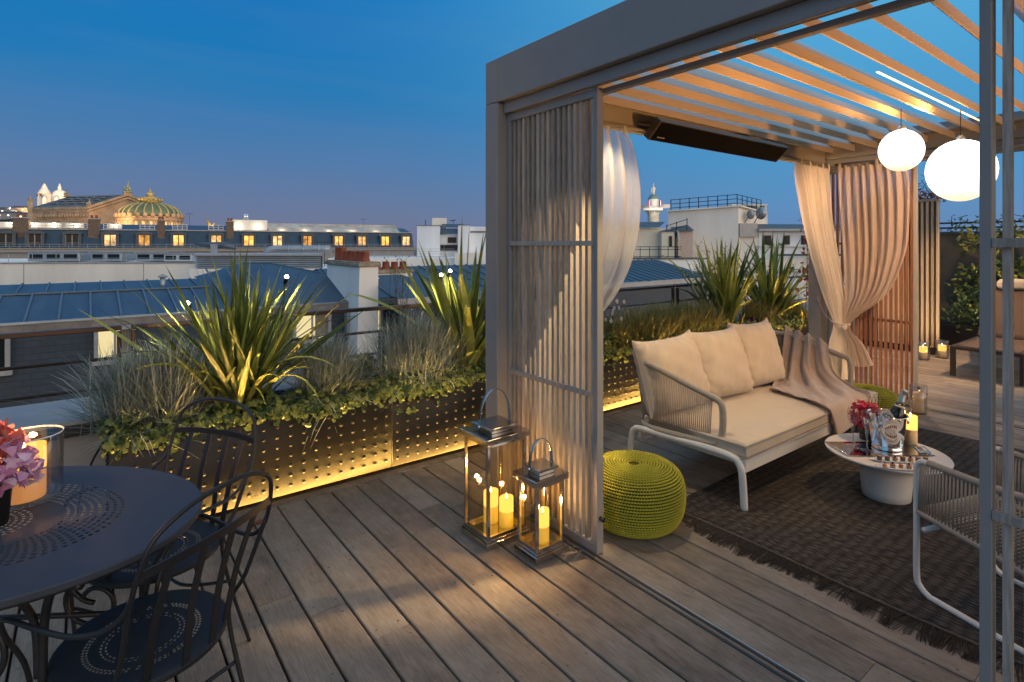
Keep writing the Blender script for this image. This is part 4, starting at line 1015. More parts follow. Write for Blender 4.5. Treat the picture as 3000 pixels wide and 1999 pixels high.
# ================= garden armchairs
def chair(label,c,f):
    a=atan2(f[1],f[0])-pi/2
    t=thing('garden_armchair',label,'garden chair',(c[0],c[1],0),a,'dark metal garden armchairs')
    bands=[(0,0,.128,.133,70,.55,0,None,None),(0,0,.136,.142,70,.55,.3,None,None),(0,0,.086,.090,34,.5,0,None,None),(0,0,.097,.1015,44,.5,.2,None,None)]
    b=MB(); b.lathe([(.207,-.014),(.213,-.010),(.213,-.003),(.205,.001),(.15,-.003),(.0,-.006)],(0,0,0),56,caps=False)
    s=build(b,'seat',mt.setdefault('seatperf',perf_mat('punched chair seat',(.020,.026,.036),bands)),t,local=True,smooth=True); s.location=(0,0,.45)
    b=MB(); b.tube([Vector((.205*cos(2*pi*k/40),.205*sin(2*pi*k/40),.437)) for k in range(40)],.0085,8,closed=True); build(b,'seat_ring',mt['iron'],t,local=True,smooth=True)
    H=[(.150,.165,.0),(.165,.175,.25),(.185,.180,.44),(.235,.175,.56),(.268,.135,.630),(.275,.085,.648),(.268,.0,.640),(.252,-.09,.632),(.232,-.17,.650),(.218,-.225,.70),(.212,-.252,.78),(.185,-.272,.86),(.10,-.287,.905),(0,-.291,.915)]
    P=[(-x,y,z) for x,y,z in H]+H[::-1][1:]
    b=MB(); b.tube(spline(P,6),.0066,9); build(b,'hoop_arm',mt['iron'],t,local=True,smooth=True)
    b=MB(); Bp=[]
    for k in range(25):
        u=-1+2*k/24; Bp.append(Vector((u*.212,-.252-.028*(1-u*u),.778+.006*(1-u*u))))
    for p,q in zip(Bp[:-1],Bp[1:]): b.bar(p,q,.005,.022)
    build(b,'back_band',mt['iron'],t,local=True)
    for x in (-.135,-.046,.046,.135):
        u=x/.212; top=Vector((x,-.252-.028*(1-u*u)+.004,.772)); bt=Vector((x*.92,-sqrt(.207**2-(x*.92)**2)-.002,.445)); md=top.lerp(bt,.5)+Vector((0,.012,0))
        b=MB()
        pts=spline([top,md,bt],5)
        for p,q in zip(pts[:-1],pts[1:]): b.bar(p,q,.022 if abs(x)<1 else .02,.004,up=(0,1,0))
        build(b,'slat',mt['iron'],t,local=True)
    for s in (-1,1):
        b=MB(); b.tube(spline([(s*.217,-.232,.72),(s*.195,-.175,.55),(s*.178,-.125,.44),(s*.185,-.16,.25),(s*.20,-.235,0)],6),.0068,8); build(b,'rear_leg',mt['iron'],t,local=True,smooth=True)
    b=MB(); b.tube(spline([(-.165,.17,.30),(0,.12,.26),(.165,.17,.30)],8),.006,7); b.tube(spline([(-.186,-.15,.28),(0,-.10,.26),(.186,-.15,.28)],8),.006,7); build(b,'stretcher',mt['iron'],t,local=True,smooth=True)
chair('dark metal garden armchair nearest the camera at the lower left',(.128,1.89),(-.56,.83))
chair('dark metal garden armchair between the oval table and the studded planter',(.20,2.40),(-.83,-.55))

# ================= hurricane candle on the garden table
gc=Vector((-.150,2.372,TZ+.002))
t=thing('hurricane_lamp','clear glass hurricane cylinder on the oval garden table','candle holder',gc)
b=MB(); b.lathe([(.0,.001),(.083,.001),(.086,.004),(.0875,.03),(.089,.208),(.0875,.210),(.0855,.208),(.084,.03),(.081,.008),(.0,.007)],(0,0,0),48); build(b,'glass_cylinder',mt['solidglass'],t,local=True,smooth=True)
b=MB(); b.lathe([(.0875,.206),(.0895,.2085),(.0885,.211),(.0865,.210)],(0,0,0),48,caps=False); build(b,'rim',M('glass rim',(.75,.78,.82),.1,spec=.8),t,local=True,smooth=True)
candle(gc+Vector((-.012,-.004,.009)),.056,.158,'thick lit candle in the glass cylinder on the garden table',en=4,up=.06,lc=(1,.40,.12),mat=mt['bigwax'] if 'bigwax' in mt else mt['wax'],cup=.4,slant=.010)
vz=Vector((-.218,2.215,TZ+.002))
t=thing('flower_vase','black tapered vase of pink and coral hydrangea on the garden table','vase',vz)
b=MB(); b.lathe([(0,0),(.032,0),(.034,.006),(.042,.10),(.045,.115),(.042,.114),(0,.09)],(0,0,0),28); build(b,'vase_body',M('black ceramic',(.012,.011,.011),.2),t,local=True,smooth=True)
b=MB(); petals(b,(.005,.0,.165),.078,170,5,.034); petals(b,(.055,-.005,.150),.05,80,6,.030); build(b,'pink_blooms',M('hydrangea petals',(.55,.24,.42),.6,scale=14,attr=1.0,col2=(.82,.62,.78),transl=.3),t,local=True,smooth=True)
b=MB(); petals(b,(-.01,.02,.225),.055,70,8,.045); build(b,'coral_blooms',M('coral petals',(.65,.14,.11),.6,scale=14,attr=1.0,col2=(.85,.48,.32),transl=.3),t,local=True,smooth=True)
# ================= studded planters with light under them
def planter(x0,x1,label,z1=.545):
    t=thing('studded_planter',label,'planter',((x0+x1)/2,3.82,0),0,'dark studded planter boxes')
    b=MB(); y0,y1=3.59,4.06
    b.cbox(x0,x1,y0,y0+.02,.004,z1,.002); b.cbox(x0,x0+.02,y0+.0205,y1,.004,z1,.002); b.cbox(x1-.02,x1,y0+.0205,y1,.004,z1,.002); b.box(x0+.021,x1-.021,y1-.02,y1,.004,z1)
    n=int((x1-x0)/.0765); p=(x1-x0)/n
    for i in range(n):
        for j in range(8):
            c=(x0+p*(i+.5),y0,.057+.0625*j)
            vs=[];fs=[]
            for k,(r,d) in enumerate(((.0115,0),(.0098,.0030),(.006,.0052))):
                for q in range(10): a=2*pi*q/10; vs.append((c[0]+r*cos(a),c[1]-d,c[2]+r*sin(a)))
            vs.append((c[0],c[1]-.006,c[2]))
            for k in range(2):
                for q in range(10): fs.append((k*10+q,k*10+(q+1)%10,(k+1)*10+(q+1)%10,(k+1)*10+q))
            for q in range(10): fs.append((20+q,20+(q+1)%10,30))
            b.add(vs,fs)
    if x0<.2:
        for i in range(5):
            for j in range(8): b.ball((x0,3.66+.08*i,.057+.0625*j),.011,8,5,(.7,1,1))
    build(b,'box_panels',mt['anthracite'],t,auto=50)
    b=MB(); b.box(x0+.022,x1-.022,y0+.022,y1-.022,z1-.06,z1-.045); build(b,'soil',mt['soil'],t)
    return t
PX_=[(.09,1.688),(1.692,3.29),(3.294,4.89),(4.894,6.49),(6.494,8.09)]
PL=['dark studded planter box behind the garden chairs','dark studded planter box ending at the pergola post','dark studded planter box seen left of the sofa','dark studded planter box behind the sofa back','dark studded planter box beyond the far pergola post']
for (a,b_),l in zip(PX_,PL): planter(a,b_,l)
b=MB(); b.box(.12,8.06,3.550,3.562,-.027,-.021); build(b,'led_strip',mt['led'],label='warm glowing light strip along the foot of the studded planters',cat='light strip')
ll=lamp('AREA','planter_strip_light',(4.09,3.556,-.012),62,(1,.58,.16),sx=7.9,sy=.010); ll.rotation_euler=(radians(180-6),0,0); ll.data.spread=radians(90)

# leaf helpers
def blade(b,p,az,L_,w,lean,droop,v,seg=8,fold=.22,tw=0.0):
    # strap leaf: rises, leans out along az, arcs over by droop
    d=Vector((cos(az),sin(az),0)); s=Vector((-sin(az),cos(az),0)); pts=[]; ang=lean; q=Vector(p)
    vs=[];fs=[]
    for i in range(seg+1):
        u=i/seg
        ww=w*(.55+.9*u if u<.5 else 1.0-.0*u)*(1-u**3.2)**.9
        ww=w*min(1,.6+1.0*u)*(1-u**2.6)**.85+.0004
        n=(Vector((0,0,1))*sin(ang)*-1+d*cos(ang)); t=(Vector((0,0,1))*cos(ang)+d*sin(ang))
        sd=(s*cos(tw*u)+n*sin(tw*u))
        vs+= [q-sd*ww/2+n*(-fold*ww*.5), q+n*(fold*ww*.35), q+sd*ww/2+n*(-fold*ww*.5)]
        q=q+t*(L_/seg); ang+=droop/seg*(.3+1.6*u)
    for i in range(seg):
        o=i*3; fs+=[(o,o+1,o+4,o+3),(o+1,o+2,o+5,o+4)]
    b.add(vs,fs,v)
def flax(name,label,c,n,L_,w,spread,seed,bias=(0,0)):
    rr=random.Random(seed); b=MB()
    for k in range(n):
        az=rr.uniform(0,2*pi); lean=spread*1.55*rr.random()**.8
        dr=rr.uniform(.0,.35) if rr.random()<.84 else rr.uniform(.7,1.9)
        p=Vector(c)+Vector((rr.gauss(0,.055)+bias[0]*lean,rr.gauss(0,.04),-.03))
        blade(b,p,az,L_*rr.uniform(.55,1.08),w*rr.uniform(.7,1.15),lean,dr*(.4+lean),rr.random(),9,tw=rr.uniform(-.9,.9))
    for k in range(n//4):
        az=rr.uniform(0,2*pi); blade(b,Vector(c)+Vector((rr.gauss(0,.07),rr.gauss(0,.05),-.03)),az,L_*rr.uniform(.35,.6),w*.9,rr.uniform(.2,.7),rr.uniform(.3,1.2),rr.random(),7)
    return build(b,name,mt['phormium'],smooth=True,label=label,cat='flax plant',group='flax clumps in the planters')
flax('flax_plant','spiky green flax clump left of centre in the studded planter',(.76,3.80,.53),190,1.0,.040,.54,21)
flax('flax_plant','broad leaved flax clump beside the corner post of the pergola',(2.48,3.84,.53),64,1.22,.068,.46,33)
flax('flax_plant','dense flax clump behind the right end of the sofa cushions',(6.22,3.84,.52),110,1.18,.055,.36,47)
flax('flax_plant','flax clump nearest the far corner post seen left of the curtain',(7.28,3.84,.52),110,1.2,.058,.5,52)
def tuft(label,c,n,L_,spread,mat,seed,w=.0056,name='grass_tuft',grp='blue grey grass tufts',sig=.06,droop=(.2,1.0)):
    rr=random.Random(seed); b=MB()
    for k in range(n):
        az=rr.uniform(0,2*pi); lean=abs(rr.gauss(0,spread)); 
        p=Vector(c)+Vector((rr.gauss(0,sig),rr.gauss(0,sig*.7),-.02))
        blade(b,p,az,L_*rr.uniform(.6,1.08),w*rr.uniform(.7,1.3),lean,rr.uniform(*droop),rr.random()*.75+(.25 if rr.random()<.18 else 0),5,0.1)
    build(b,name,mat,smooth=True,label=label,cat='ornamental grass',group=grp)
fs=mt['fescue']
tuft('brownish grass tuft at the left end of the planter',(.20,3.80,.53),1200,.50,.60,mt['drygrassb'] if 'drygrassb' in mt else fs,61)
tuft('blue grey grass tuft in front of the brownish tuft at the planter end',(.36,3.74,.53),1200,.52,.48,fs,62)
tuft('rounded blue grey grass tuft between the two big flax clumps',(1.29,3.76,.53),1900,.46,.66,fs,63)
tuft('tall blue grey grass tuft left of the pergola corner',(1.96,3.76,.53),2300,.56,.52,fs,64,sig=.11)
for i,(x,L_) in enumerate(((4.15,.30),(4.55,.34),(4.95,.36),(5.35,.36),(5.72,.33),(6.9,.30),(7.7,.3))):
    tuft(['low golden green grass tuft nearest the lantern curtain','golden green grass tuft over the left arm of the sofa','golden green grass tuft behind the left back cushion','golden green grass tuft behind the gap of the first two cushions','darker green grass tuft beside the dense flax clump','green grass tuft between the two right flax clumps','green grass tuft at the far corner post'][i],(x,3.80,.52),1300,L_*1.25,.55,mt['drygrass'],70+i,.006,grp='golden green grass tufts behind the sofa',sig=.12)
# ivy along the planter lips
def leaf(b,p,n,s,v,rr,kind=0):
    n=Vector(n).normalized(); tu=n.orthogonal().normalized(); tu.rotate(Matrix.Rotation(rr.uniform(0,6.28),3,n)); tv=n.cross(tu)
    if kind==0: O=[(0,-.5),(.25,-.38),(.5,-.12),(.28,.05),(.30,.3),(0,.6),(-.30,.3),(-.28,.05),(-.5,-.12),(-.25,-.38)]
    elif kind==1: O=[(0,-.55),(.2,-.3),(.28,0),(.18,.35),(0,.62),(-.18,.35),(-.28,0),(-.2,-.3)]
    else: O=[(0,-.5),(.35,-.35),(.55,0),(.3,.1),(.4,.4),(.12,.3),(0,.6),(-.12,.3),(-.4,.4),(-.3,.1),(-.55,0),(-.35,-.35)]
    vs=[Vector(p)+n*.10*s]+[Vector(p)+tu*(x*s)+tv*(y*s)-n*(abs(x)*.25*s) for x,y in O]
    m=len(O); b.add(vs,[(0,1+i,1+(i+1)%m) for i in range(m)],v)
def ivy(x0,x1,n,seed,label,dens=lambda x:1):
    rr=random.Random(seed); b=MB()
    for k in range(n):
        x=rr.uniform(x0,x1); h=.5+.5*sin(x*5.3+1)*sin(x*2.1); 
        if rr.random()>.45+.55*h: continue
        if rr.random()<.55: p=(x,rr.uniform(3.585,3.74),.55+rr.uniform(-.01,.05)*(1+h)); nn=(rr.gauss(0,.5),-.55+rr.gauss(0,.4),.8)
        else: p=(x,3.58-rr.uniform(.0,.03),.555-abs(rr.gauss(0,.028+.03*h))); nn=(rr.gauss(0,.5),-1,.35+rr.gauss(0,.4))
        leaf(b,p,nn,rr.uniform(.028,.052),rr.random(),rr)
    build(b,'ivy',mt['ivy'],smooth=False,label=label,kind='stuff')
ivy(.05,1.69,1700,81,'ivy'); ivy(1.69,3.3,1600,82,'ivy'); ivy(3.8,8.0,2600,83,'ivy')
# dark heuchera and leafy fill
def bush(name,label,c,r,n,mat,seed,s=.05,kind=1,cat='plant',grp=None,sc=(1,1,1),tr=None):
    rr=random.Random(seed); b=MB(); c=Vector(c)
    for k in range(n):
        q=rr.uniform(0,2*pi); z=rr.uniform(-1,1); rad=rr.random()**.45; st=sqrt(1-z*z)
        d=Vector((st*cos(q),st*sin(q),z)); lump=.75+.25*sin(3*q+seed)*sin(4*z+seed)
        p=c+Vector((d.x*sc[0],d.y*sc[1],d.z*sc[2]))*(r*rad*lump)
        leaf(b,p,d+Vector((rr.gauss(0,.6),rr.gauss(0,.6),rr.gauss(.3,.5))),s*rr.uniform(.6,1.2),rr.random(),rr,kind)
    return build(b,name,mat,label=label,cat=cat,group=grp)
bush('leafy_plant','bright green vine leaves at the lower left of the pergola opening',(3.95,3.68,.62),.13,70,mt['jasmine'],91,.075,2)
hm=M('purple leaf',(.05,.012,.02),.5,attr=.8,col2=(.14,.05,.05))
bush('heuchera_plant','dark purple heuchera in the planter behind the sofa cushions',(6.55,3.66,.57),.14,160,hm,92,.05,0,sc=(1.4,.8,.6))
bush('heuchera_plant','small purple heuchera at the left end of the sofa',(4.25,3.64,.56),.09,90,hm,93,.04,0)
bush('leafy_plant','dark leafy plant between the blue tufts',(1.62,3.92,.64),.16,220,mt['ivy'],94,.06,1,sc=(1,.8,1))
bush('leafy_plant','dark leafy plant at the foot of the right flax clumps',(6.0,3.95,.72),.20,240,mt['ivy'],95,.06,1,sc=(1.3,.7,.8))
# airy anemone stems
def anemone(name,label,c,n,H,seed,fl=True,sp=.25):
    rr=random.Random(seed); t=thing(name,label,'flower plant',c); b=MB(); pb=MB(); lb=MB()
    for k in range(n):
        az=rr.uniform(0,6.28); top=Vector((cos(az)*sp*rr.random(),sin(az)*sp*.7*rr.random(),H*rr.uniform(.65,1)))
        P=spline([(0,0,0),top*.45+Vector((rr.gauss(0,.02),rr.gauss(0,.02),0)),top],5); b.tube(P,[.0022]*len(P),4)
        for j in range(5):
            q=P[int(len(P)*rr.uniform(.45,.98))]; e=q+Vector((rr.gauss(0,.06),rr.gauss(0,.05),abs(rr.gauss(.07,.05)))); b.tube([q,q.lerp(e,.5)+Vector((0,0,.01)),e],.0013,3)
            if fl and rr.random()<.45:
                for m in range(6): 
                    leaf(pb,e+Vector((.012*cos(m*1.05),.004,.012*sin(m*1.05))),(cos(m)*.3,-1,.3),.022,rr.random(),rr,1)
            else: b.ball(e,.006,6,4)
            if rr.random()<.5: leaf(lb,q+Vector((rr.gauss(0,.02),rr.gauss(0,.02),0)),(rr.gauss(0,1),rr.gauss(0,1),1),.03,rr.random(),rr,1)
    build(b,'stems',mt['stem'],t,local=True,smooth=True)
    if pb.v: build(pb,'flowers',mt['petal'],t,local=True)
    if lb.v: build(lb,'leaves',mt['ivy'],t,local=True)
anemone('anemone_plant','airy seed head stems left of the broad flax clump',(1.90,3.92,.53),9,.86,101,False,.32)
anemone('anemone_plant','white anemone flowers left of the dense flax clump',(5.95,3.92,.52),12,1.05,102,True,.38)
anemone('anemone_plant','small white flowers low beside the lantern curtain',(4.1,3.75,.52),5,.42,103,True,.2)
anemone('anemone_plant','dry flower stems above the far corner flax',(7.7,3.9,.52),6,1.0,104,True,.25)
# garden spotlights
def spot(c,aim,label,e=18,base=None):
    c=Vector(c); base=Vector(base or (c.x+.10,c.y+.02,.5)); t=thing('garden_spotlight',label,'spotlight',base,0,'garden spotlights among the flax leaves')
    aim=Vector(aim); d=(aim-c).normalized()
    b=MB(); b.tube(spline([base,base.lerp(c,.6)+Vector((.02,0,.02)),c-d*.05],6),.0045,6); build(b,'stake',mt['black'],t,smooth=True)
    b=MB(); b.tube([c-d*.05,c-d*.045,c+d*.004,c+d*.006],[.008,.013,.014,.0145],14,caps=True); build(b,'head',mt['black'],t,smooth=False)
    b=MB(); b.ball(c+d*.010,.0115,12,8); build(b,'lens',mt['bulb'],t,smooth=True)
    lamp('SPOT','garden_spot_glow',c+Vector((0,0,.03)),e*1.3,(1,.80,.48),.02,Vector((base.x*.5+c.x*.5,4.40,.45)),100,.4)
spot((.477,3.82,1.204),(.30,3.3,1.30),'left garden spotlight shining on the spiky flax',20,(.62,3.80,.5))
spot((1.056,3.86,1.333),(1.08,3.4,1.9),'garden spotlight at the right tips of the spiky flax',20,(.90,3.84,.5))
spot((2.237,3.86,1.305),(2.2,3.4,1.9),'left of the two spotlights in the broad leaved flax',16,(2.35,3.86,.5))
spot((2.32,3.86,1.335),(2.33,3.4,1.9),'right of the two spotlights in the broad leaved flax',16,(2.45,3.88,.5))

# ================= far deck on the right
def slatwall(label,x,y0,y1,h):
    t=thing('slatted_partition',label,'partition',(x,(y0+y1)/2,0))
    b=MB(); b.cbox(x+.03,x+.06,y0,y1,.10,h,.003); build(b,'backing',M('partition backing',(.10,.055,.035),.8),t)
    b=MB(); n=18
    for k in range(n):
        y=lerp(y0,y1-.03,k/(n-1)); b.box(x,x+.029,y,y+.028+(.03 if k==9 else 0),.10,h-.03,R.random())
    build(b,'slats',mt['palewood'],t)
    b=MB(); b.cbox(x-.01,x+.07,y0-.01,y1+.01,h-.0295,h,.003); build(b,'top_cap',mt['palewood'],t)
    b=MB(); b.box(x+.01,x+.06,y0,y1,0,.0995); build(b,'plinth',mt['black'],t)
mt['palewood']=M('pale cedar slat',(.36,.29,.21),.8,scale=12,stretch=(6,6,.6),var=.25,attr=.4)
slatwall('pale slatted cedar partition beyond the far screen',9.45,2.55,3.6,2.19)
slatwall('pale slatted return of the cedar partition',9.47,2.2,2.52,2.18) if False else None
gw=thing('planted_wall','dark boundary wall with trained climber at the far right','wall',(11.4,.6,0))
b=MB(); b.box(11.1,11.4,-3.2,3.3,0,1.72); build(b,'wall_face',M('dark wall',(.10,.085,.07),.9,var=.2,scale=2),gw)
b=MB(); b.cbox(11.05,11.45,-3.2,3.3,1.7205,1.76,.004); build(b,'coping',mt['zincdark'],gw)
for z in (1.82,1.9):
    b=MB(); b.tube([(11.2,-3.2,z),(11.2,3.3,z)],.014,6); build(b,'wire',mt['black'],gw)
b=MB(); b.cbox(10.55,11.0,-3.0,2.8,0,.32,.005); build(b,'trough',mt['black'],label='long black trough at the foot of the climber',cat='planter')
def climber(name,label,x,y0,y1,z0,z1,n,seed,mat,s=.055,dens=None,th=.22):
    rr=random.Random(seed); b=MB(); k=0
    while k<n:
        y=rr.uniform(y0,y1); z=rr.uniform(z0,z1); u=(y-y0)/(y1-y0); v=(z-z0)/(z1-z0)
        if dens and rr.random()>dens(u,v): continue
        k+=1; p=(x-abs(rr.gauss(0,th)),y+rr.gauss(0,.04),z+rr.gauss(0,.04))
        leaf(b,p,(-1+rr.gauss(0,.5),rr.gauss(0,.6),.4+rr.gauss(0,.5)),s*rr.uniform(.6,1.2),rr.random(),rr,1)
    for k in range(26):
        y=rr.uniform(y0,y1); P=[Vector((x-.06,y,z0))]
        for j in range(6): P.append(P[-1]+Vector((rr.gauss(0,.03),rr.gauss(0,.08),(z1-z0)/6)))
        b.tube(P,.006,4,a=.1)
    build(b,name,mat,label=label,cat='climbing plant')
mt['jasmine2']=M('shrub leaf',(.03,.06,.015),.4,attr=1.0,col2=(.12,.16,.04),transl=.15)
nz=lambda u,v: max(0,min(1,.55+.6*sin(7*u+2)*sin(5*v+1)+.35*sin(17*u)*sin(13*v)))
climber('jasmine_climber','yellow green jasmine climbing the dark wall',11.08,-1.0,2.68,.55,1.75,3000,111,mt['jasmine'],.085,nz)
climber('low_shrub','dark clipped shrubs in the trough under the jasmine',10.9,-1.0,2.75,.28,.85,2400,112,mt['jasmine2'],.07,None,.25)
climber('hedge','sparse twiggy plants along the top of the dark wall',11.3,-2.0,2.9,1.76,2.02,700,113,mt['ivy'],.05,lambda u,v:(1-v)**1.2,.2)
b=MB(); rr=random.Random(9)
for k in range(520):
    y=rr.uniform(2.4,3.5); z=2.2+abs(rr.gauss(0,.10)); leaf(b,(9.6+rr.uniform(-.1,.25),y,z),(rr.gauss(0,1),rr.gauss(0,1),1),.045,rr.random(),rr,1)
for k in range(40):
    y=rr.uniform(2.5,3.5); b.tube([(9.6,y,2.15),(9.6,y+rr.gauss(0,.08),2.35),(9.55,y+rr.gauss(0,.14),2.35+rr.uniform(.05,.28))],.003,4)
build(b,"red_shrub",mt['redleaf'],label='reddish autumn shrub spilling over the top of the cedar partition',cat='shrub')
b=MB()
for k in range(70):
    z=rr.uniform(.9,2.3); leaf(b,(7.0+rr.gauss(0,.05),3.20+rr.gauss(0,.05),z),(rr.gauss(0,1),-1,rr.gauss(0,1)),.05,rr.random(),rr,2)
b.tube([(7.0,3.25,0),(7.02,3.22,1.2),(6.98,3.2,2.3)],.005,5)
build(b,"vine",mt['redleaf'],label='thin reddish vine behind the far corner post of the pergola',cat='vine')
# lounger
lg=thing('sun_lounger','dark framed sun lounger with brown sling on the far deck','sun lounger',(8.9,1.6,0))
fr_=M('lounger frame',(.05,.04,.035),.5,.3)
for x0 in (8.14,):
    pass
def lbar(n,p,q,w=.045,h=.035):
    b=MB(); b.bar(p,q,w,h); return build(b,n,fr_,lg)
A0=Vector((8.13,2.06,.33)); 
# long axis runs along x
for y in (2.06,1.44):
    lbar('side_rail',(8.13,y,.335),(9.95,y,.335))
    lbar('leg',(8.155,y,0),(8.155,y,.318),.05,.035); lbar('leg',(9.75,y,0),(9.75,y,.318),.05,.035)
lbar('end_rail',(8.14,2.037,.335),(8.14,1.463,.335))
sl=M('brown sling',(.085,.055,.04),.85,bump=.3,bscale=400)
b=MB(); b.grid(lambda u,v:(lerp(8.15,9.25,u),lerp(1.465,2.035,v),.358-.02*sin(pi*v)*sin(pi*u)),16,10); build(b,'seat_sling',sl,lg,smooth=True,solid=.006)
b=MB(); b.grid(lambda u,v:(lerp(9.25,9.80,u),lerp(1.465,2.035,v),.36+.70*u),10,10); build(b,'back_sling',sl,lg,smooth=True,solid=.006)
for y in (2.06,1.44): lbar('back_rail',(9.25,y,.36),(9.82,y,1.08),.03,.03)
b=MB(); b.T=Matrix.Translation((9.72,1.75,.98)); softbox(b,-.05,.03,-.25,.22,-.02,.10,.04,.02,14); build(b,'head_pillow',mt['seatcloth'],smooth=True,label='pale head pillow on the sun lounger at the right edge',cat='pillow')
# candles in glass on the far deck
def glasscandle(c,label,lit,r=.075,h=.24):
    t=thing('glass_candle_holder','clear glass cylinder around '+label,'candle holder',c,0,'glass cylinders on the far deck')
    b=MB(); b.lathe([(0,.001),(r,.001),(r,h),(r-.003,h),(r-.003,.006),(0,.006)],(0,0,0),28); build(b,'glass_cylinder',mt['solidglass'],t,local=True,smooth=True)
    candle(Vector(c)+Vector((0,0,.0065)),r*.62,h*.70,label,lit=lit,en=.6,mat=mt['wax2'])
mt['wax2']=M('cream wax',(.72,.60,.45),.5,var=.03,sss=.4)
glasscandle((8.97,2.59,0),'the candle at the foot of the cedar partition',True)
glasscandle((9.30,2.47,0),'the candle nearer the sun lounger',True)
glasscandle((6.10,1.80,0),'the tall unlit candle behind the champagne bottle',False,.068,.26)
# ================= neighbouring zinc roofed house (parallel to the terrace)
zh=thing('zinc_roofed_house','near house across the court with blue zinc roof and slate mansard wall','house',(-8,22,-22))
EZ=-.58
b=MB(); b.add([(-40,19.4,-6),(7.64,19.4,-6),(7.64,20.0,EZ-.14),(-40,20.0,EZ-.14)],[(0,1,2,3)]); b.add([(7.64,19.4,-6),(7.64,27,-6),(7.64,27,EZ-.14),(7.64,20,EZ-.14)],[(0,1,2,3)]); build(b,'slate_wall',mt['slate'],zh)
b=MB(); b.box(-40,7.6,19.8,27,-22,-6.01); build(b,'lower_wall',mt['greywall'],zh)
b=MB()
# terrasson left part: two slopes
b.add([(-40,20,EZ),(3.6,20,EZ),(3.6,23.0,-.035),(-40,23.0,-.035),(-40,25.6,.16),(3.6,25.6,.16),(-40,30,-.3),(3.6,30,-.3)],[(0,1,2,3),(3,2,5,4),(4,5,7,6)])
# hipped right part
A_=(3.6,20,EZ); B_=(7.66,20,EZ); P_=(6.2,25.0,.74); Q_=(5.4,26.2,.74); C_=(7.9,27.0,EZ); E_=(3.6,27,.16); K_=(7.75,22.4,.33); F_=(3.6,24.0,.06)
b.add([A_,B_,K_,P_,Q_,F_,E_,C_],[(0,1,2,3),(0,3,4,5),(5,4,6),(2,7,3),(1,7,2),(3,7,6,4)])
zr=build(b,'zinc_roof',mt['zinc'],zh)
b=MB()
for k in range(60):
    x=-39+k*.72+.2
    if x<3.5:
        b.bar((x,20.0,EZ+.03),(x,23.0,-.005),.055,.05); 
        if k%1==0: b.bar((x+.3,23.02,-.005),(x+.3,25.6,.19),.045,.04)
b.bar((-40,23.0,0),(3.6,23.0,0),.09,.05)
for k in range(6):
    x=3.7+k*.70; t_=(x-1.5)/6.16
    top=Vector(P_).lerp(Vector(F_),0); 
    yt=lerp(24.4,25.0,min(1,t_*1.3)); zt2=EZ+ (yt-20)/5.0*1.28
    if x<6.4: b.bar((x,20.0,EZ+.03),(lerp(x,6.0,.35) if x>6.0 else x,yt,zt2-.02),.05,.05)
b.bar(P_,Q_,.12,.06); b.bar(B_,P_,.09,.05); b.bar(K_,P_,.09,.05)
build(b,'standing_seams',mt['zincseam'],zr)
b=MB(); b.tube([(-40,19.93,EZ-.02),(7.7,19.93,EZ-.02)],.055,8); build(b,'gutter',mt['zincpale'],zh,smooth=True)
b=MB(); b.box(-40,7.7,19.90,20.02,EZ-.30,EZ-.06)
build(b,'eave_band',M('stained eave',(.20,.18,.165),.8,var=.3,scale=3),zh)
def slopey(z): return 19.4+(z+6)/(EZ-.14+6)*.6
litm=EM('lit room',(1,.82,.42),1.05); curt=M('grey curtain',(.30,.27,.22),.9)
def mwin(xa,xb,za,zb,lit,par):
    t=par; y=slopey(za)-.16
    b=MB(); w=.10
    b.box(xa-w,xa,y-.04,y+.5,za-w,zb+w); b.box(xb,xb+w,y-.04,y+.5,za-w,zb+w); b.box(xa,xb,y-.04,y+.5,zb,zb+w); b.box(xa-w*1.5,xb+w*1.5,y-.12,y+.5,za-w*1.4,za-.001); m_=(xa+xb)/2
    b.box(m_-.03,m_+.03,y-.01,y+.04,za,zb)
    f=build(b,'window_frame',mt['frame'],t)
    b=MB(); b.add([(xa,y+.06,za),(xb,y+.06,za),(xb,y+.06,zb),(xa,y+.06,zb)],[(0,1,2,3)]); build(b,'pane',glz,f)
    b=MB(); b.add([(xa,y+.10,za),(xb,y+.10,za),(xb,y+.10,zb),(xa,y+.10,zb)],[(0,1,2,3)]); build(b,'room_light' if lit else 'dark_room',litm if lit else mt['windark'],f)
    if lit:
        b=MB(); b.grid(lambda u,v:(lerp(m_+.12,xb,u),y+.08+.012*sin(30*u),lerp(za,zb,v)),16,1); build(b,'window_curtain',curt,f)
glz=glass_mat('window glass',tint=.9)
def wx(px,yv): # x of a pixel column on plane y
    a=(px-CX)/F; return yv*(CA*a+SA)/(-SA*a+CA)
for pa,pb,lit in ((-90,14,False),(288,385,True),(868,962,True),(1122,1192,True)):
    yv=19.7; xa,xb=wx(pa,yv),wx(pb,yv); mwin(xa,min(xb,7.5),-1.75,-.93,lit,zh)
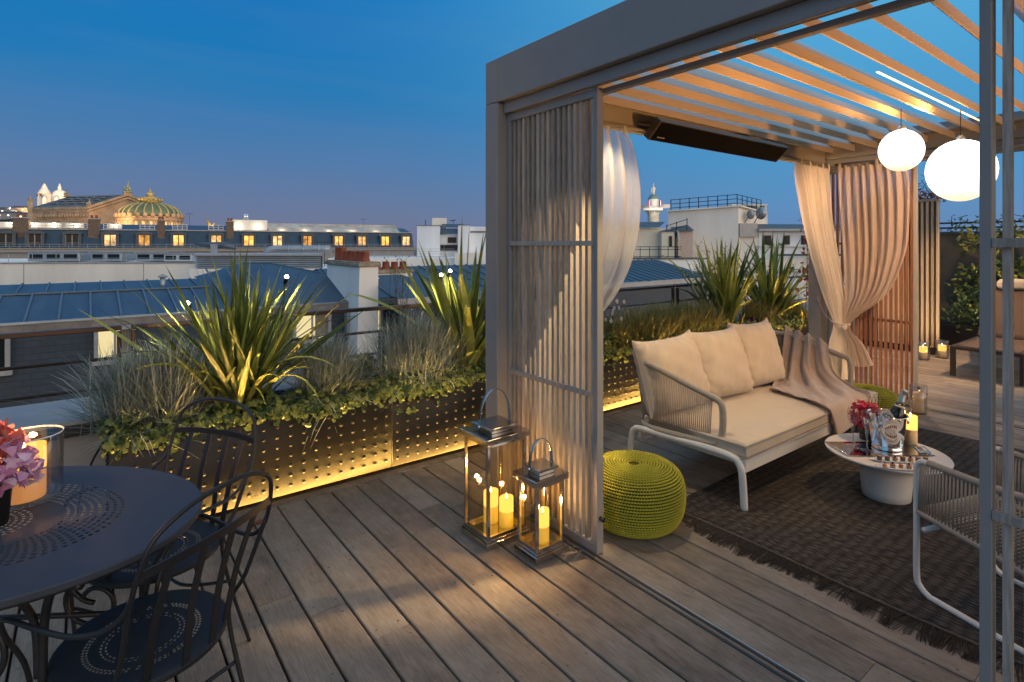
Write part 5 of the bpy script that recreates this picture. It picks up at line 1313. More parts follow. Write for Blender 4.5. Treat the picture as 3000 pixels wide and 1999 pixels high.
# second roof behind the chimney to the right
z2=thing('zinc_roofed_house','darker zinc roofed house right of the white chimney','house',(14,24,-22))
b=MB(); b.add([(8.6,21.2,-6),(34,21.2,-6),(34,21.8,-.75),(8.6,21.8,-.75)],[(0,1,2,3)]); build(b,'slate_wall',mt['slate'],z2)
b=MB(); b.add([(8.6,21.8,-.7),(34,21.8,-.7),(34,26.5,.38),(8.6,26.5,.38),(8.6,31,-.4),(34,31,-.4)],[(0,1,2,3),(3,2,5,4)]); rr2=build(b,'zinc_roof',mt['zinc'],z2)
b=MB()
for k in range(34):
    x=8.8+k*.74; b.bar((x,21.8,-.67),(x,26.5,.41),.05,.045)
build(b,'standing_seams',mt['zincseam'],rr2)
b=MB(); b.box(8.6,34,21.7,21.82,-.98,-.74); build(b,'eave_band',mt['zincpale'],z2)
b=MB(); b.box(8.6,34,21.3,31,-22,-6.01); build(b,'lower_wall',mt['greywall'],z2)

# chimney stacks
def chimney(label,x0,x1,y0,y1,zt,zb,npots,pot_h,pr,m=mt['whitewall'],along='y',flare=.0):
    t=thing('chimney_stack',label,'chimney',((x0+x1)/2,(y0+y1)/2,zb))
    b=MB(); b.add([(x0-flare,y0,zb),(x1,y0,zb),(x1,y1,zb),(x0-flare,y1,zb),(x0,y0,zt-.16),(x1,y0,zt-.16),(x1,y1,zt-.16),(x0,y1,zt-.16)],[(0,1,5,4),(1,2,6,5),(2,3,7,6),(3,0,4,7),(4,5,6,7)]); build(b,'stack_wall',m,t)
    b=MB(); b.cbox(x0-.08,x1+.08,y0-.08,y1+.08,zt-.158,zt-.03,.02); b.cbox(x0-.02,x1+.02,y0-.02,y1+.02,zt-.029,zt+.02,.01); build(b,'cap',M('mossy cap',(.30,.25,.18),.9,var=.4,scale=4),t)
    for k in range(npots):
        u=(k+.5)/npots; px,py=((x0+x1)/2,lerp(y0+.1,y1-.1,u)) if along=='y' else (lerp(x0+.1,x1-.1,u),(y0+y1)/2)
        hh=pot_h*(1.35 if k>=npots-2 and npots>5 else 1)*R.uniform(.95,1.05)
        b=MB(); b.lathe([(pr*1.05,0),(pr*1.1,.04),(pr*.92,.10),(pr*.85,hh),(pr*.95,hh+.02),(pr*.7,hh+.02),(pr*.7,hh*.6)],(px,py,zt+.02),14,caps=False); build(b,'chimney_pot',mt['terracotta'],t,smooth=True)
chimney('white rendered chimney stack with a row of terracotta pots between the flax clumps',7.68,8.38,18.95,22.3,.90,-7,7,.34,.155,flare=.25)
chimney('low chimney behind the anemone stems with brown pots',10.6,12.6,24.5,25.2,.32,-4,4,.34,.19,along='x')
chimney('pale chimney stack right of the lantern curtain with small brown pots',12.25,13.9,16.4,17.1,.69,-7,4,.30,.12,along='x',m=mt['whitewall'],flare=.7)
chimney('tiny chimney with two pots seen under the railing posts',25.2,27.4,30.5,31.2,-2.0,-8,3,.5,.22,along='x',m=mt['creamwall'])
# slate mansard seen under the right railing with a louvred window
t=thing('mansard_house','dark slate mansard gable with a louvred window seen behind the right railing','house',(11,18,-22))
b=MB(); b.add([(8.6,17.2,-8),(14.4,17.2,-8),(12.0,17.7,-.35),(8.6,17.7,-.35)],[(0,1,2,3)]); b.add([(14.4,17.2,-8),(14.4,22,-8),(12.0,22,-.35),(12.0,17.7,-.35)],[(0,1,2,3)]); build(b,'slate_wall',mt['slate'],t)
b=MB(); b.add([(8.5,17.6,-.33),(12.08,17.6,-.33),(9.4,19.4,.40),(8.5,19.4,.40),(12.08,22,-.33)],[(0,1,2,3),(1,4,2)]); build(b,'zinc_roof',mt['zinc'],t)
b=MB(); b.box(8.5,12.1,17.55,17.66,-.55,-.34); build(b,'eave_band',mt['zincpale'],t)
b=MB(); b.box(10.0,11.3,17.1,17.6,-2.0,-.8); lv=build(b,'dormer_box',mt['zincdark'],t)
b=MB()
for k in range(9): b.add([(10.1,17.09,-1.9+.12*k),(11.2,17.09,-1.9+.12*k),(11.2,17.02,-1.85+.12*k),(10.1,17.02,-1.85+.12*k)],[(0,1,2,3)])
build(b,'louvre_blades',mt['machine'],lv)

# ---- frames facing the camera for the farther city
class Fr:
    def __init__(s,px,d,yaw=0):
        s.o=RIGHT*((px-CX)/F*d)+FWD*d; r=Matrix.Rotation(yaw,3,'Z'); s.u=r@RIGHT; s.w=r@FWD
    def p(s,u,w,z): return s.o+s.u*u+s.w*w+Vector((0,0,z))
    def mat(s): 
        return Matrix(((s.u.x,s.w.x,0,s.o.x),(s.u.y,s.w.y,0,s.o.y),(0,0,1,0),(0,0,0,1)))
def zz(y,d): return EYE-(y-HY)/F*d
# ---- long cream parapet building with plant on its roof
f=Fr(570,37,radians(3)); d=37
cp=thing('flat_roofed_building','long cream parapet of a flat roofed building behind the zinc roof','building',f.p(-12,5,-22))
b=MB(); b.T=f.mat(); b.box(-40,0,0,14,-22,zz(772,d)); build(b,'parapet_wall',mt['creamwall'],cp)
b=MB(); b.T=f.mat(); b.box(-40,.06,-.06,.3,zz(772,d)+.002,zz(769,d)); build(b,'coping',mt['zincpale'],cp)
for u in (-10.9,-3.3): b=MB(); b.T=f.mat(); b.box(u,u+.03,-.004,0,-2,zz(773,d)); build(b,'wall_joint',mt['zincdark'],cp)
b=MB(); b.T=f.mat(); zr_=zz(769,d)
for h in (.28,.55): b.tube([(-40,.2,zr_+h),(0,.2,zr_+h)],.018,5)
for k in range(26): b.rod((-39+1.5*k,.2,zr_),(-39+1.5*k,.2,zr_+.55),.02,5)
build(b,'roof_railing',mt['machine'],cp)
def unit(label,u0,u1,w0,w1,z0,z1,name='ventilation_unit',fr=f,m=mt['machine']):
    t=thing(name,label,'ventilation unit',fr.p((u0+u1)/2,(w0+w1)/2,z0))
    b=MB(); b.T=fr.mat(); b.cbox(u0,u1,w0,w1,z0,z1,.03); build(b,'casing',m,t)
    b=MB(); b.T=fr.mat()
    n=max(2,int((u1-u0)/1.1))
    for k in range(n):
        a=lerp(u0,u1,(k+.12)/n); c_=lerp(u0,u1,(k+.88)/n); b.box(a,c_,w0-.02,w0-.002,lerp(z0,z1,.25),lerp(z0,z1,.8))
    build(b,'grilles',mt['windark'],t)
    b=MB(); b.T=fr.mat(); b.box(u0-.1,u1+.1,w0-.1,w1+.1,z1+.001,z1+.05); build(b,'lid',mt['zincpale'],t)
unit('grey ventilation unit at the far left of the flat roof',-13.0,-9.5,3,5,zr_,zz(738,40))
unit('grey ventilation unit under the first lit dormers',-8.7,-6.6,3,5,zr_,zz(740,40))
unit('long grey ventilation unit left of the silver box',-5.6,-3.4,3,5,zr_,zz(741,40))
unit('silver ventilation box with crossed lid on the flat roof',-3.1,-1.2,2,4,zr_,zz(745,39),m=M('silver casing',(.55,.58,.6),.4,.5))
# louvred screen
f2=Fr(570,36,radians(4))
t=thing('louvred_screen','long horizontal louvred plant screen on the flat roof','screen',f2.p(4,0,-1.2))
b=MB(); b.T=f2.mat()
for k in range(8): z=zz(786,36)+k*.125; b.add([(0,0,z),(8.0,0,z),(8.0,.08,z+.10),(0,.08,z+.10)],[(0,1,2,3)])
build(b,'slats',mt['machine'],t)
b=MB(); b.T=f2.mat(); b.box(-.02,8.05,-.05,.2,zz(751,36),zz(747,36)); build(b,'top_rail',mt['zincpale'],t)
b=MB(); b.T=f2.mat(); b.box(.02,8.0,.3,.5,zz(800,36),zz(750,36)); build(b,'backing',mt['zincdark'],t)
b=MB(); b.T=f2.mat(); b.box(-.3,9.5,-.02,8,-22,zz(788,36)); build(b,'base_wall',mt['whitewall'],t)
# big ducts
t=thing('roof_duct','fat silver ventilation duct bending down behind the louvred screen','duct',f2.p(5,2,0))
b=MB(); b.T=f2.mat(); b.tube(spline([(3.9,1.6,.55),(4.0,1.6,.98),(4.4,1.6,1.18),(5,1.6,1.2),(8.2,1.6,1.2)],6),.26,14); build(b,'pipe',mt['machine'],t,smooth=True)
b=MB(); b.T=f2.mat()
for u in (5.4,6.4,7.4): b.tube([(u,1.6,1.2),(u+.1,1.6,1.2)],.29,14)
build(b,'flanges',mt['machine'],t,smooth=True)
t=thing('roof_duct','dark pointed exhaust duct above the flat roof','duct',f2.p(-1,3,0))
b=MB(); b.T=f2.mat(); b.tube([(-1.5,3,1.62),(-1.0,3,1.5),(-.3,3,1.45),(.6,3,1.45),(1.3,3,1.3)],[.02,.16,.24,.26,.18],12); build(b,'pipe',M('dark duct',(.10,.13,.16),.4,.6),t,smooth=True)
b=MB(); b.T=f2.mat(); b.box(-.2,.25,2.6,2.75,.2,1.55); build(b,'bracket',mt['machine'],t)

# ---- hotel with the lit dormers
hp=[RIGHT*-78.3+FWD*85, RIGHT*-20.3+FWD*118]; hu=(hp[1]-hp[0]).normalized(); hw=Vector((-hu.y,hu.x,0)); 
if hw.dot(FWD)<0: hw=-hw
HM=Matrix(((hu.x,hw.x,0,hp[0].x),(hu.y,hw.y,0,hp[0].y),(0,0,1,0),(0,0,0,1)))
def hmb(): b=MB(); b.T=HM; return b
ho=thing('mansard_hotel','long slate blue mansard building with a row of warmly lit dormers','building',hp[0]+hu*33+Vector((0,0,-22)))
b=hmb(); b.box(-30,66.2,0,16,-22,.25); build(b,'facade',mt['greywall'],ho)
b=hmb(); b.box(-30,66.3,-.5,.0,.25,.75); b.box(-30,66.3,-.7,.3,.75,.9); build(b,'cornice',M('cornice stone',(.32,.31,.29),.85),ho)
b=hmb()
for h in (1.15,1.5): b.tube([(-30,-.55,h),(66.2,-.55,h)],.035,4)
for k in range(81): b.rod((-30+1.2*k,-.55,.9),(-30+1.2*k,-.55,1.5),.03,4)
build(b,'roof_railing',mt['machine'],ho)
b=hmb(); b.add([(-30,.3,.9),(66.2,.3,.9),(66.2,1.4,3.9),(-30,1.4,3.9)],[(0,1,2,3)]); b.add([(66.2,.3,.9),(66.2,16,.9),(66.2,15,3.9),(66.2,1.4,3.9)],[(0,1,2,3)])
build(b,'mansard_slope',M('blue slate mansard',(.020,.058,.105),.5,scale=.4,var=.2,stretch=(3,3,.3)),ho)
b=hmb(); b.add([(-30,1.4,3.9),(66.2,1.4,3.9),(66.2,7,5.0),(-30,7,5.0),(66.2,14,4),(-30,14,4)],[(0,1,2,3),(3,2,4,5)]); build(b,'zinc_terrasson',mt['zinc'],ho)
b=hmb(); b.box(-30,66.2,1.2,1.42,3.85,4.0); build(b,'zinc_hip_roll',mt['zincpale'],ho)
wls=[EM('dormer light',c_,s_,v_,1.5) for c_,s_,v_ in (((1,.50,.13),1.5,.5),((1,.56,.20),1.1,.6),((1,.46,.10),1.9,.4),((1,.60,.26),1.3,.7),((1,.48,.12),.9,.6))]
for i,s in enumerate((.58,4.02,8.68,13.68,18.39,23.39,29.21,34.52,39.41,44.78,50.7,55.35,60.13,64.6)):
    lit=i>2; b=hmb(); w_=.85; z0,z1=1.15,3.05
    b.box(s-w_-.35,s-w_,.15,1.5,.95,z1+.1); b.box(s+w_,s+w_+.35,.15,1.5,.95,z1+.1)
    n=8; P=[(s-w_-.5,z1+.1),(s+w_+.5,z1+.1)]+[(s+(w_+.5)*cos(pi*k/n*1.0),z1+.1+.55*sin(pi*k/n)) for k in range(1,n)]
    vs=[(x,.1,z) for x,z in P]+[(x,1.9,z) for x,z in P]; m_=len(P); b.add(vs,[tuple(range(m_)),tuple(range(2*m_-1,m_-1,-1))]+[(k,(k+1)%m_,m_+(k+1)%m_,m_+k) for k in range(m_)])
    dm=build(b,'dormer',mt['zincdark'],ho)
    b=hmb(); b.add([(s-w_,.45,z0),(s+w_,.45,z0),(s+w_,.45,z1),(s-w_,.45,z1)],[(0,1,2,3)]); build(b,'lit_window' if lit else 'dark_window',wls[i%5] if lit else mt['windark'],dm)
    b=hmb(); b.box(s-.07,s+.07,.33,.44,z0,z1); b.box(s-w_,s-w_+.09,.35,.44,z0,z1); b.box(s+w_-.09,s+w_,.35,.44,z0,z1); b.box(s-w_,s+w_,.3,.33,z0+.55,z0+.60); build(b,'window_bars',mt['darkframe'] if lit else mt['frame'],dm)
def hs(px,off=3): # position along the hotel for a pixel column
    a=(px-CX)/F; return (78.3+85*a)/((58-33*a))*66.7
for px,w_,lab in ((55,1.9,''),(272,1.5,''),(471,1.1,''),(675,1.2,'')):
    s=hs(px); b=hmb(); b.box(s-w_/2,s+w_/2,.9,2.2,2.2,5.6); st=build(b,'brick_stack',mt['brick'],ho)
    b=hmb(); b.box(s-w_/2-.12,s+w_/2+.12,.8,2.3,5.6,5.75); b.box(s-w_/2-.1,s+w_/2+.1,.85,2.25,2.1,2.2); build(b,'stack_cap',mt['zincpale'],st)
    b=hmb()
    for q in (-.3,.3): b.lathe([(.2,5.75),(.17,6.3)],(s+q*w_*.7,1.5,0),8)
    build(b,'pots',mt['terracotta'],st)
wm=mt['whitealu']
b=hmb()
for pa,pb in ((85,252),(300,345),(408,452),(505,548),(612,655)):
    a,c_=hs(pa),hs(pb)
    for h in (4.15,4.55,4.95): b.tube([(a,1.3,h),(c_,1.3,h)],.05,4)
    n=max(3,int((c_-a)/1.6))
    for k in range(n+1): x=lerp(a,c_,k/n); b.rod((x,1.3,3.95),(x,1.3,4.95),.05,4)
build(b,'white_roof_rails',wm,ho)
b=hmb(); a,c_=hs(684),hs(788); b.box(a,c_,2.5,6,4.0,6.05); build(b,'plant_room',mt['whitewall'],ho)
b=hmb()
for q in (.35,.42): x=lerp(a,c_,q); b.tube([(x,3.5,6.05),(x,3.5,7.2)],.26,10)
build(b,'flues',mt['chrome'],ho,smooth=True)
b=hmb(); a,c_=hs(790),hs(1180); b.add([(a,1.6,4.0),(c_,1.6,4.0),(c_,5,5.3),(a,5,5.6)],[(0,1,2,3)]); b.box(a,c_,5,6,4.6,5.6); build(b,'pale_roof_edge',M('pale lit zinc',(.42,.40,.36),.5,var=.3,scale=.5),ho)
for px,w_ in ((125,5),(205,3),(20,4),(330,2)):
    s=hs(px); b=hmb(); b.box(s-w_/2,s+w_/2,2.2,3.4,4.1,5.0); build(b,'roof_cabinet',mt['whitewall'],ho)
for i,(px,e) in enumerate(((20,60),(90,70),(150,80),(215,70),(332,50),(430,45),(528,45),(632,45),(700,90),(760,90),(830,90),(900,90),(970,90),(1040,90),(1110,90))):
    s=hs(px); o=lamp('POINT','roof_floodlight',HM@Vector((s,1.9,4.75)),e*.55,(1,.80,.50),.05)

# ---- opera house
OD=300
f=Fr(262,OD,radians(-38)); FT=f.mat()
op=thing('opera_house','floodlit stone opera house with gabled stage roof and green ribbed dome','opera house',f.p(0,20,-22))
def omb(): b=MB(); b.T=FT; return b
# local: stage house; corner at u=0,w=0; gable front along +u ; long side towards -u... side wall runs along +w rotated
ze,za=zz(608,OD),zz(571,307)
gw_=50; gl=46
# stage house box: long wall faces the camera left, gable to the right
fa=Fr(262,OD,0)
su=Vector((-.97,.24,0)); gu=Vector((.90,.44,0))   # in (right, forward): side wall and gable directions
def opt(s,g,z): 
    c_=su*s+gu*g; return fa.o+RIGHT*c_.x+FWD*c_.y+Vector((0,0,z))
SL,GL=40.5,33.4
b=MB()
vs=[opt(0,0,-22),opt(SL,0,-22),opt(0,GL,-22),opt(SL,GL,-22),opt(0,0,ze),opt(SL,0,ze),opt(0,GL,ze),opt(SL,GL,ze),opt(0,GL/2,za-.6),opt(SL,GL/2,za-.6)]
b.add(vs,[(0,1,5,4),(0,4,8,6,2),(2,6,7,3),(1,3,7,9,5)]); build(b,'stage_walls',mt['stone'],op)
b=MB()
for z0,z1,o_ in ((ze-1.0,ze+.5,1.0),(ze-2.4,ze-1.7,.6),(ze-7.6,ze-6.9,.5)):
    p=[opt(-o_,-o_,z0),opt(SL+o_,-o_,z0),opt(SL+o_,.2,z0),opt(-o_,.2,z0)]; q=[x+Vector((0,0,z1-z0)) for x in p]
    b.add(p+q,[(3,2,1,0),(4,5,6,7),(0,1,5,4),(1,2,6,5),(2,3,7,6),(3,0,4,7)])
build(b,'cornices',mt['stonegrey'],op)
b=MB()
for k in range(19):
    s=1+k*1.9; c_=opt(s,-.45,ze-4.4); b.ball(c_,.75,8,6,(1,1,1.3)); b.bar(opt(s+.95,-.35,ze-6.5),opt(s+.95,-.35,ze-2.6),.5,.4)
build(b,'frieze_ornament',mt['stonegrey'],op,smooth=True)
b=MB(); ap=opt(-1,GL/2,za); e0=opt(-1,-1.5,ze-.3); e1_=opt(-1,GL+1.5,ze-.3)
for a_,c_ in ((e0,ap),(ap,e1_)):
    for dz,w_,h_ in ((0,1.8,1.3),(-1.7,1.1,1.0)): b.bar(a_+Vector((0,0,dz)),c_+Vector((0,0,dz)),w_,h_)
build(b,'raking_cornice',mt['stone'],op)
b=MB(); b.add([opt(.5,-.5,ze+.45),opt(SL,-.5,ze+.45),opt(SL,GL/2,za+.1),opt(.5,GL/2,za+.1),opt(.5,GL+.5,ze+.45),opt(SL,GL+.5,ze+.45)],[(0,1,2,3),(3,2,5,4)]); rf=build(b,'stage_roof',M('dull zinc roof',(.10,.12,.13),.5,.2,scale=.15,var=.3),op)
b=MB()
for r_ in (.28,.5,.68,.85):
    for k in range(5):
        s=5+k*6.2+2*r_; p0=opt(s,lerp(0,GL/2,r_),lerp(ze+.45,za,r_)+.5); b.bar(p0,p0+(opt(4.4,0,0)-opt(0,0,0)),1.0,.35)
build(b,'skylights',mt['machine'],rf)
def statue(par,c,H,m,name='statue_group'):
    b=MB(); c=Vector(c)
    b.box(c.x-.32*H,c.x+.32*H,c.y-.32*H,c.y+.32*H,c.z,c.z+.12*H)
    b.ball(c+Vector((0,0,.24*H)),.20*H,8,6,(1,1,.7)); b.ball(c+RIGHT*(-.2*H)+Vector((0,0,.36*H)),.15*H,8,6,(1,1,1.3)); b.ball(c+RIGHT*(.18*H)+Vector((0,0,.30*H)),.13*H,8,6,(1,1,1.4))
    b.tube([c+Vector((0,0,.3*H)),c+RIGHT*.03*H+Vector((0,0,.52*H)),c+RIGHT*.07*H+Vector((0,0,.74*H))],[.13*H,.11*H,.06*H],8); b.ball(c+RIGHT*.08*H+Vector((0,0,.84*H)),.065*H,8,6)
    b.tube([c+RIGHT*.08*H+Vector((0,0,.72*H)),c+RIGHT*.0*H+Vector((0,0,.86*H)),c+RIGHT*.10*H+Vector((0,0,.97*H))],.03*H,6)
    return build(b,name,m,par,smooth=True)
vg=M('verdigris bronze',(.30,.36,.26),.6,var=.3,scale=.5)
b=MB(); c_=opt(-.5,GL/2,za); b.box(c_.x-1.8,c_.x+1.8,c_.y-1.8,c_.y+1.8,c_.z-.8,c_.z+1.2); build(b,'apex_pedestal',mt['stone'],op)
statue(op,opt(-.5,GL/2,za+1.2),6.6,vg)
statue(op,opt(-.5,-.5,ze+.5),4.2,mt['stonegrey'],'corner_statue')
statue(op,opt(SL-1,GL/2-2,za-.4),4.6,mt['stonegrey'],'rear_statue')
b=MB(); c_=opt(SL+.5,-.5,ze); b.box(c_.x-1.2,c_.x+1.2,c_.y-1.2,c_.y+1.2,ze-8,ze+4.5); b.lathe([(1.2,ze+4.5),(.8,ze+6),(.1,ze+7)],(c_.x,c_.y,0),8); build(b,'corner_pier',mt['stonegrey'],op)
# dome
DD=286; dc=RIGHT*((440-CX)/F*DD)+FWD*DD; rd=82/F*DD*.985; zb=zz(632,DD-rd); zt_=zz(596,DD-4)
b=MB(); b.lathe([(rd*1.0,-22),(rd*1.0,zb-2.2),(rd*1.05,zb-2.0),(rd*1.05,zb-1.0),(rd*1.0,zb-.9),(rd*1.0,zb)],(dc.x,dc.y,0),48); build(b,'drum',mt['stone'],op,auto=30)
b=MB()
for k in range(28):
    q=2*pi*k/28; b.ball((dc.x+rd*1.02*cos(q),dc.y+rd*1.02*sin(q),zb+.5),1.15,8,6,(1,1,1.1))
    q+=pi/28; b.bar((dc.x+rd*1.02*cos(q),dc.y+rd*1.02*sin(q),zb-6),(dc.x+rd*1.02*cos(q),dc.y+rd*1.02*sin(q),zb-2),.7,.7)
build(b,'rim_ornament',mt['stone'],op,smooth=True)
b=MB(); dp=[(rd*.99*cos(a)**.75 if cos(a)>0 else .01, zb+.3+(zt_-zb)*sin(a)) for a in [pi/2*k/12 for k in range(12)]]+[(rd*.25,zt_+.3)]
b.lathe(dp,(dc.x,dc.y,0),64); dmm=build(b,'dome',mt['copper'],op,smooth=True)
b=MB()
for k in range(24):
    q=2*pi*k/24; b.tube([(dc.x+(r+.05)*cos(q),dc.y+(r+.05)*sin(q),z+.1) for r,z in dp],[.38]*len(dp),6)
build(b,'dome_ribs',mt['gilt'],dmm,smooth=True)
b=MB(); zc=zt_; b.lathe([(rd*.30,zc-.3),(rd*.30,zc+.7),(rd*.35,zc+1.0),(rd*.33,zc+2.6),(rd*.36,zc+3.0),(rd*.16,zc+3.4),(rd*.10,zc+4.3),(rd*.15,zc+4.8),(rd*.13,zc+5.5),(rd*.05,zc+5.9),(rd*.055,zc+6.6),(.2,zc+7.4),(.05,zc+8.2)],(dc.x,dc.y,0),24)
for k in range(16): q=2*pi*k/16; b.ball((dc.x+rd*.36*cos(q),dc.y+rd*.36*sin(q),zc+2.0),.75,6,5)
build(b,'lantern_crown',mt['gilt'],op,smooth=True)
b=MB(); dn=(-dc).normalized(); dn.z=0; dn.normalize(); sd=Vector((-dn.y,dn.x,0))
for k in range(-5,6):
    q=k*.22; n_=(dn*cos(q)+sd*sin(q)); c_=Vector((dc.x,dc.y,0))+n_*(rd*1.012); tt=Vector((-n_.y,n_.x,0))
    P=[c_+tt*(-.95)+Vector((0,0,zb-7)),c_+tt*.95+Vector((0,0,zb-7))]+[c_+tt*(.95*cos(a))+Vector((0,0,zb-3.6+.95*sin(a))) for a in [pi*j/6 for j in range(7)]]
    b.add(P,[tuple(range(len(P)))])
build(b,'arched_windows',EM('opera windows',(1,.62,.22),1.4),op)
for px,dd,y,e,tg in ((300,255,660,40000,opt(0,GL/2,ze)),(420,240,668,20000,dc+Vector((0,0,zb))),(520,250,665,15000,dc+Vector((8,0,zb))),(150,270,668,12000,opt(SL/2,0,ze-4))):
    lamp('SPOT','opera_floodlight',D(px,y,dd),e,(1,.58,.26),.4,tg,85,.6)
lamp('SPOT','opera_floodlight',D(460,600,262),5000,(1,.66,.3),.4,dc+Vector((0,0,zt_+3)),70,.6)
# golden statue on the front corner
gs=thing('golden_statue','bright gilded rooftop statue between the opera and the white plant room','statue',D(615,690,240))
b=MB(); c_=D(617,697,240); sc_=240/F
b.tube([c_+Vector((0,0,2)),c_+RIGHT*-.3+Vector((0,0,5)),c_+RIGHT*-1.0+Vector((0,0,7.5))],[1.0,.9,.3],8); b.tube([c_+RIGHT*-.4+Vector((0,0,5)),c_+RIGHT*-1.9+Vector((0,0,8.4))],[.5,.15],6); b.tube([c_+Vector((0,0,4)),c_+RIGHT*1.8+Vector((0,0,6.4))],[.8,.15],6); b.ball(c_+RIGHT*1.5+Vector((0,0,3.2)),1.2,8,6); build(b,'figure',M('gold leaf',(.85,.50,.12),.3,.9),gs,smooth=True)
b=MB(); b.box(c_.x-2,c_.x+2,c_.y-2,c_.y+2,-22,c_.z+2); build(b,'pedestal',mt['stone'],gs)
lamp('POINT','statue_light',c_+RIGHT*1.2-FWD*3+Vector((0,0,4.5)),4500,(1,.62,.22),.15)

# ---- hilltop basilica
BD=1500; S=BD/F
f=Fr(150,BD,0); bs=thing('hilltop_basilica','white floodlit basilica tower and dome on the far hill','basilica',f.p(0,0,60))
bt=RIGHT*((130-CX)/F*BD)+FWD*BD; z0=zz(612,BD)
def lz(y): return zz(y,BD)
b=MB(); h_=14.5*S
b.prism([(bt.x+h_*(i),bt.y+h_*(j)) for i,j in ((-1,-1),(1,-1),(1,1),(-1,1))] if False else [(bt.x+h_*1.12*cos(a),bt.y+h_*1.12*sin(a)) for a in [pi/4+.65+pi/2*k for k in range(4)]],z0-60,lz(567)); build(b,'bell_tower',mt['whitestone'],bs)
b=MB(); b.lathe([(15*S,lz(568)),(16*S,lz(566)),(15*S,lz(564)),(13*S,lz(562)),(12*S,lz(558)),(9*S,lz(555)),(6.5*S,lz(548)),(4.5*S,lz(545)),(4.8*S,lz(543)),(2*S,lz(540)),(.6*S,lz(537))],(bt.x,bt.y,0),20); build(b,'tower_spire',mt['whitestone'],bs,smooth=True)
b=MB()
for k in (-.5,.5): p=bt-FWD*(h_*1.3)+RIGHT*(k*11*S); b.box(p.x-2*S,p.x+2*S,p.y-2,p.y+2,lz(577),lz(571))
build(b,'belfry_openings',mt['darkframe'],bs)
dc2=RIGHT*((179-CX)/F*BD)+FWD*(BD-5)
b=MB(); b.lathe([(17.5*S,z0-60),(17.5*S,lz(578)),(18.5*S,lz(577)),(18*S,lz(575)),(17.5*S,lz(570)),(15*S,lz(564)),(11*S,lz(560)),(5*S,lz(557.5)),(4.6*S,lz(557)),(4.4*S,lz(549)),(3.2*S,lz(547)),(2*S,lz(542)),(.6*S,lz(538))],(dc2.x,dc2.y,0),28); build(b,'main_dome',mt['whitestone'],bs,smooth=True)
for q in (-17,17):
    c_=dc2+RIGHT*(q*S)-FWD*30; b=MB(); b.lathe([(6*S,z0-60),(6*S,lz(588)),(5*S,lz(584)),(2*S,lz(580)),(.4*S,lz(577))],(c_.x,c_.y,0),14); build(b,'small_dome',mt['whitestone'],bs,smooth=True)
lamp('SPOT','basilica_floodlight',D(130,640,BD-260),3e6,(1,.80,.55),2,bt+Vector((0,0,z0-20)),40,.5)
lamp('SPOT','basilica_floodlight',D(185,640,BD-260),2.4e6,(1,.78,.52),2,dc2+Vector((0,0,lz(570))),40,.5)
# hill and its houses
b=MB(); hc=Fr(60,1300,0)
def hill(u,v):
    x=lerp(-520,260,u); w_=lerp(-300,500,v); hgt=(zz(614,1300)-(-22))*math.exp(-((x+60)/230)**2)*math.exp(-((w_-120)/260)**2)
    return hc.p(x,w_,-22+hgt+2*sin(x*.21)*sin(w_*.13))
b.grid(hill,60,40); build(b,'hill',mt['hillgreen'],kind='structure',origin=True,smooth=True)
def hhouse(px0,px1,y0,y1,d_,m,label,lit=0):
    f_=Fr((px0+px1)/2,d_,0); w_=(px1-px0)/F*d_/2; t=thing('hill_house',label,'house',f_.p(0,0,-22),0)
    b=MB(); b.T=f_.mat(); b.box(-w_,w_,0,12,-22,zz(y0,d_)); build(b,'walls',m,t)
    b=MB(); b.T=f_.mat(); b.add([(-w_-1,-1,zz(y0,d_)),(w_+1,-1,zz(y0,d_)),(w_*.8,6,zz(y1,d_)),(-w_*.8,6,zz(y1,d_)),(w_+1,13,zz(y0,d_)),(-w_-1,13,zz(y0,d_))],[(0,1,2,3),(3,2,4,5),(1,4,2),(0,3,5)]); build(b,'roof',mt['zincdark'],t)
    for k in range(lit):
        b=MB(); b.T=f_.mat(); u_=R.uniform(-w_,w_)*.9; z_=zz(y0,d_)-R.uniform(3,9); b.box(u_-1.6,u_+1.6,-.3,-.1,z_-1.2,z_+1.0); build(b,'lit_window',EM('hill lights',(1,.74,.5),3),t)
hhouse(28,92,609,603,1080,mt['stone'],'long dark roofed hill building left of the opera',3)
hhouse(-30,30,613,607,1060,mt['greywall'],'grey hill house at the left edge',2)
hhouse(-20,55,624,619,980,mt['greywall'],'pale low house below the long hill building',4)
hhouse(55,95,628,622,960,mt['greywall'],'small lit house next to the opera corner',3)
lamp('POINT','hill_street_light',D(28,607,1062),9000,(1,.7,.4),1)
lamp('POINT','hill_street_light',D(60,606,1070),14000,(1,.7,.4),1)
b=MB(); f_=Fr(40,640,0); b.T=f_.mat(); b.grid(lambda u,v:(lerp(-60,35,u),lerp(0,60,v),zz(640,640)+2.5*sin(13*u)*sin(7*v)-12*(1-sin(pi*v))),40,8); b.box(-60,35,0,60,-22,zz(655,640)); build(b,'distant_trees',mt['hillgreen'],kind='stuff',smooth=True)

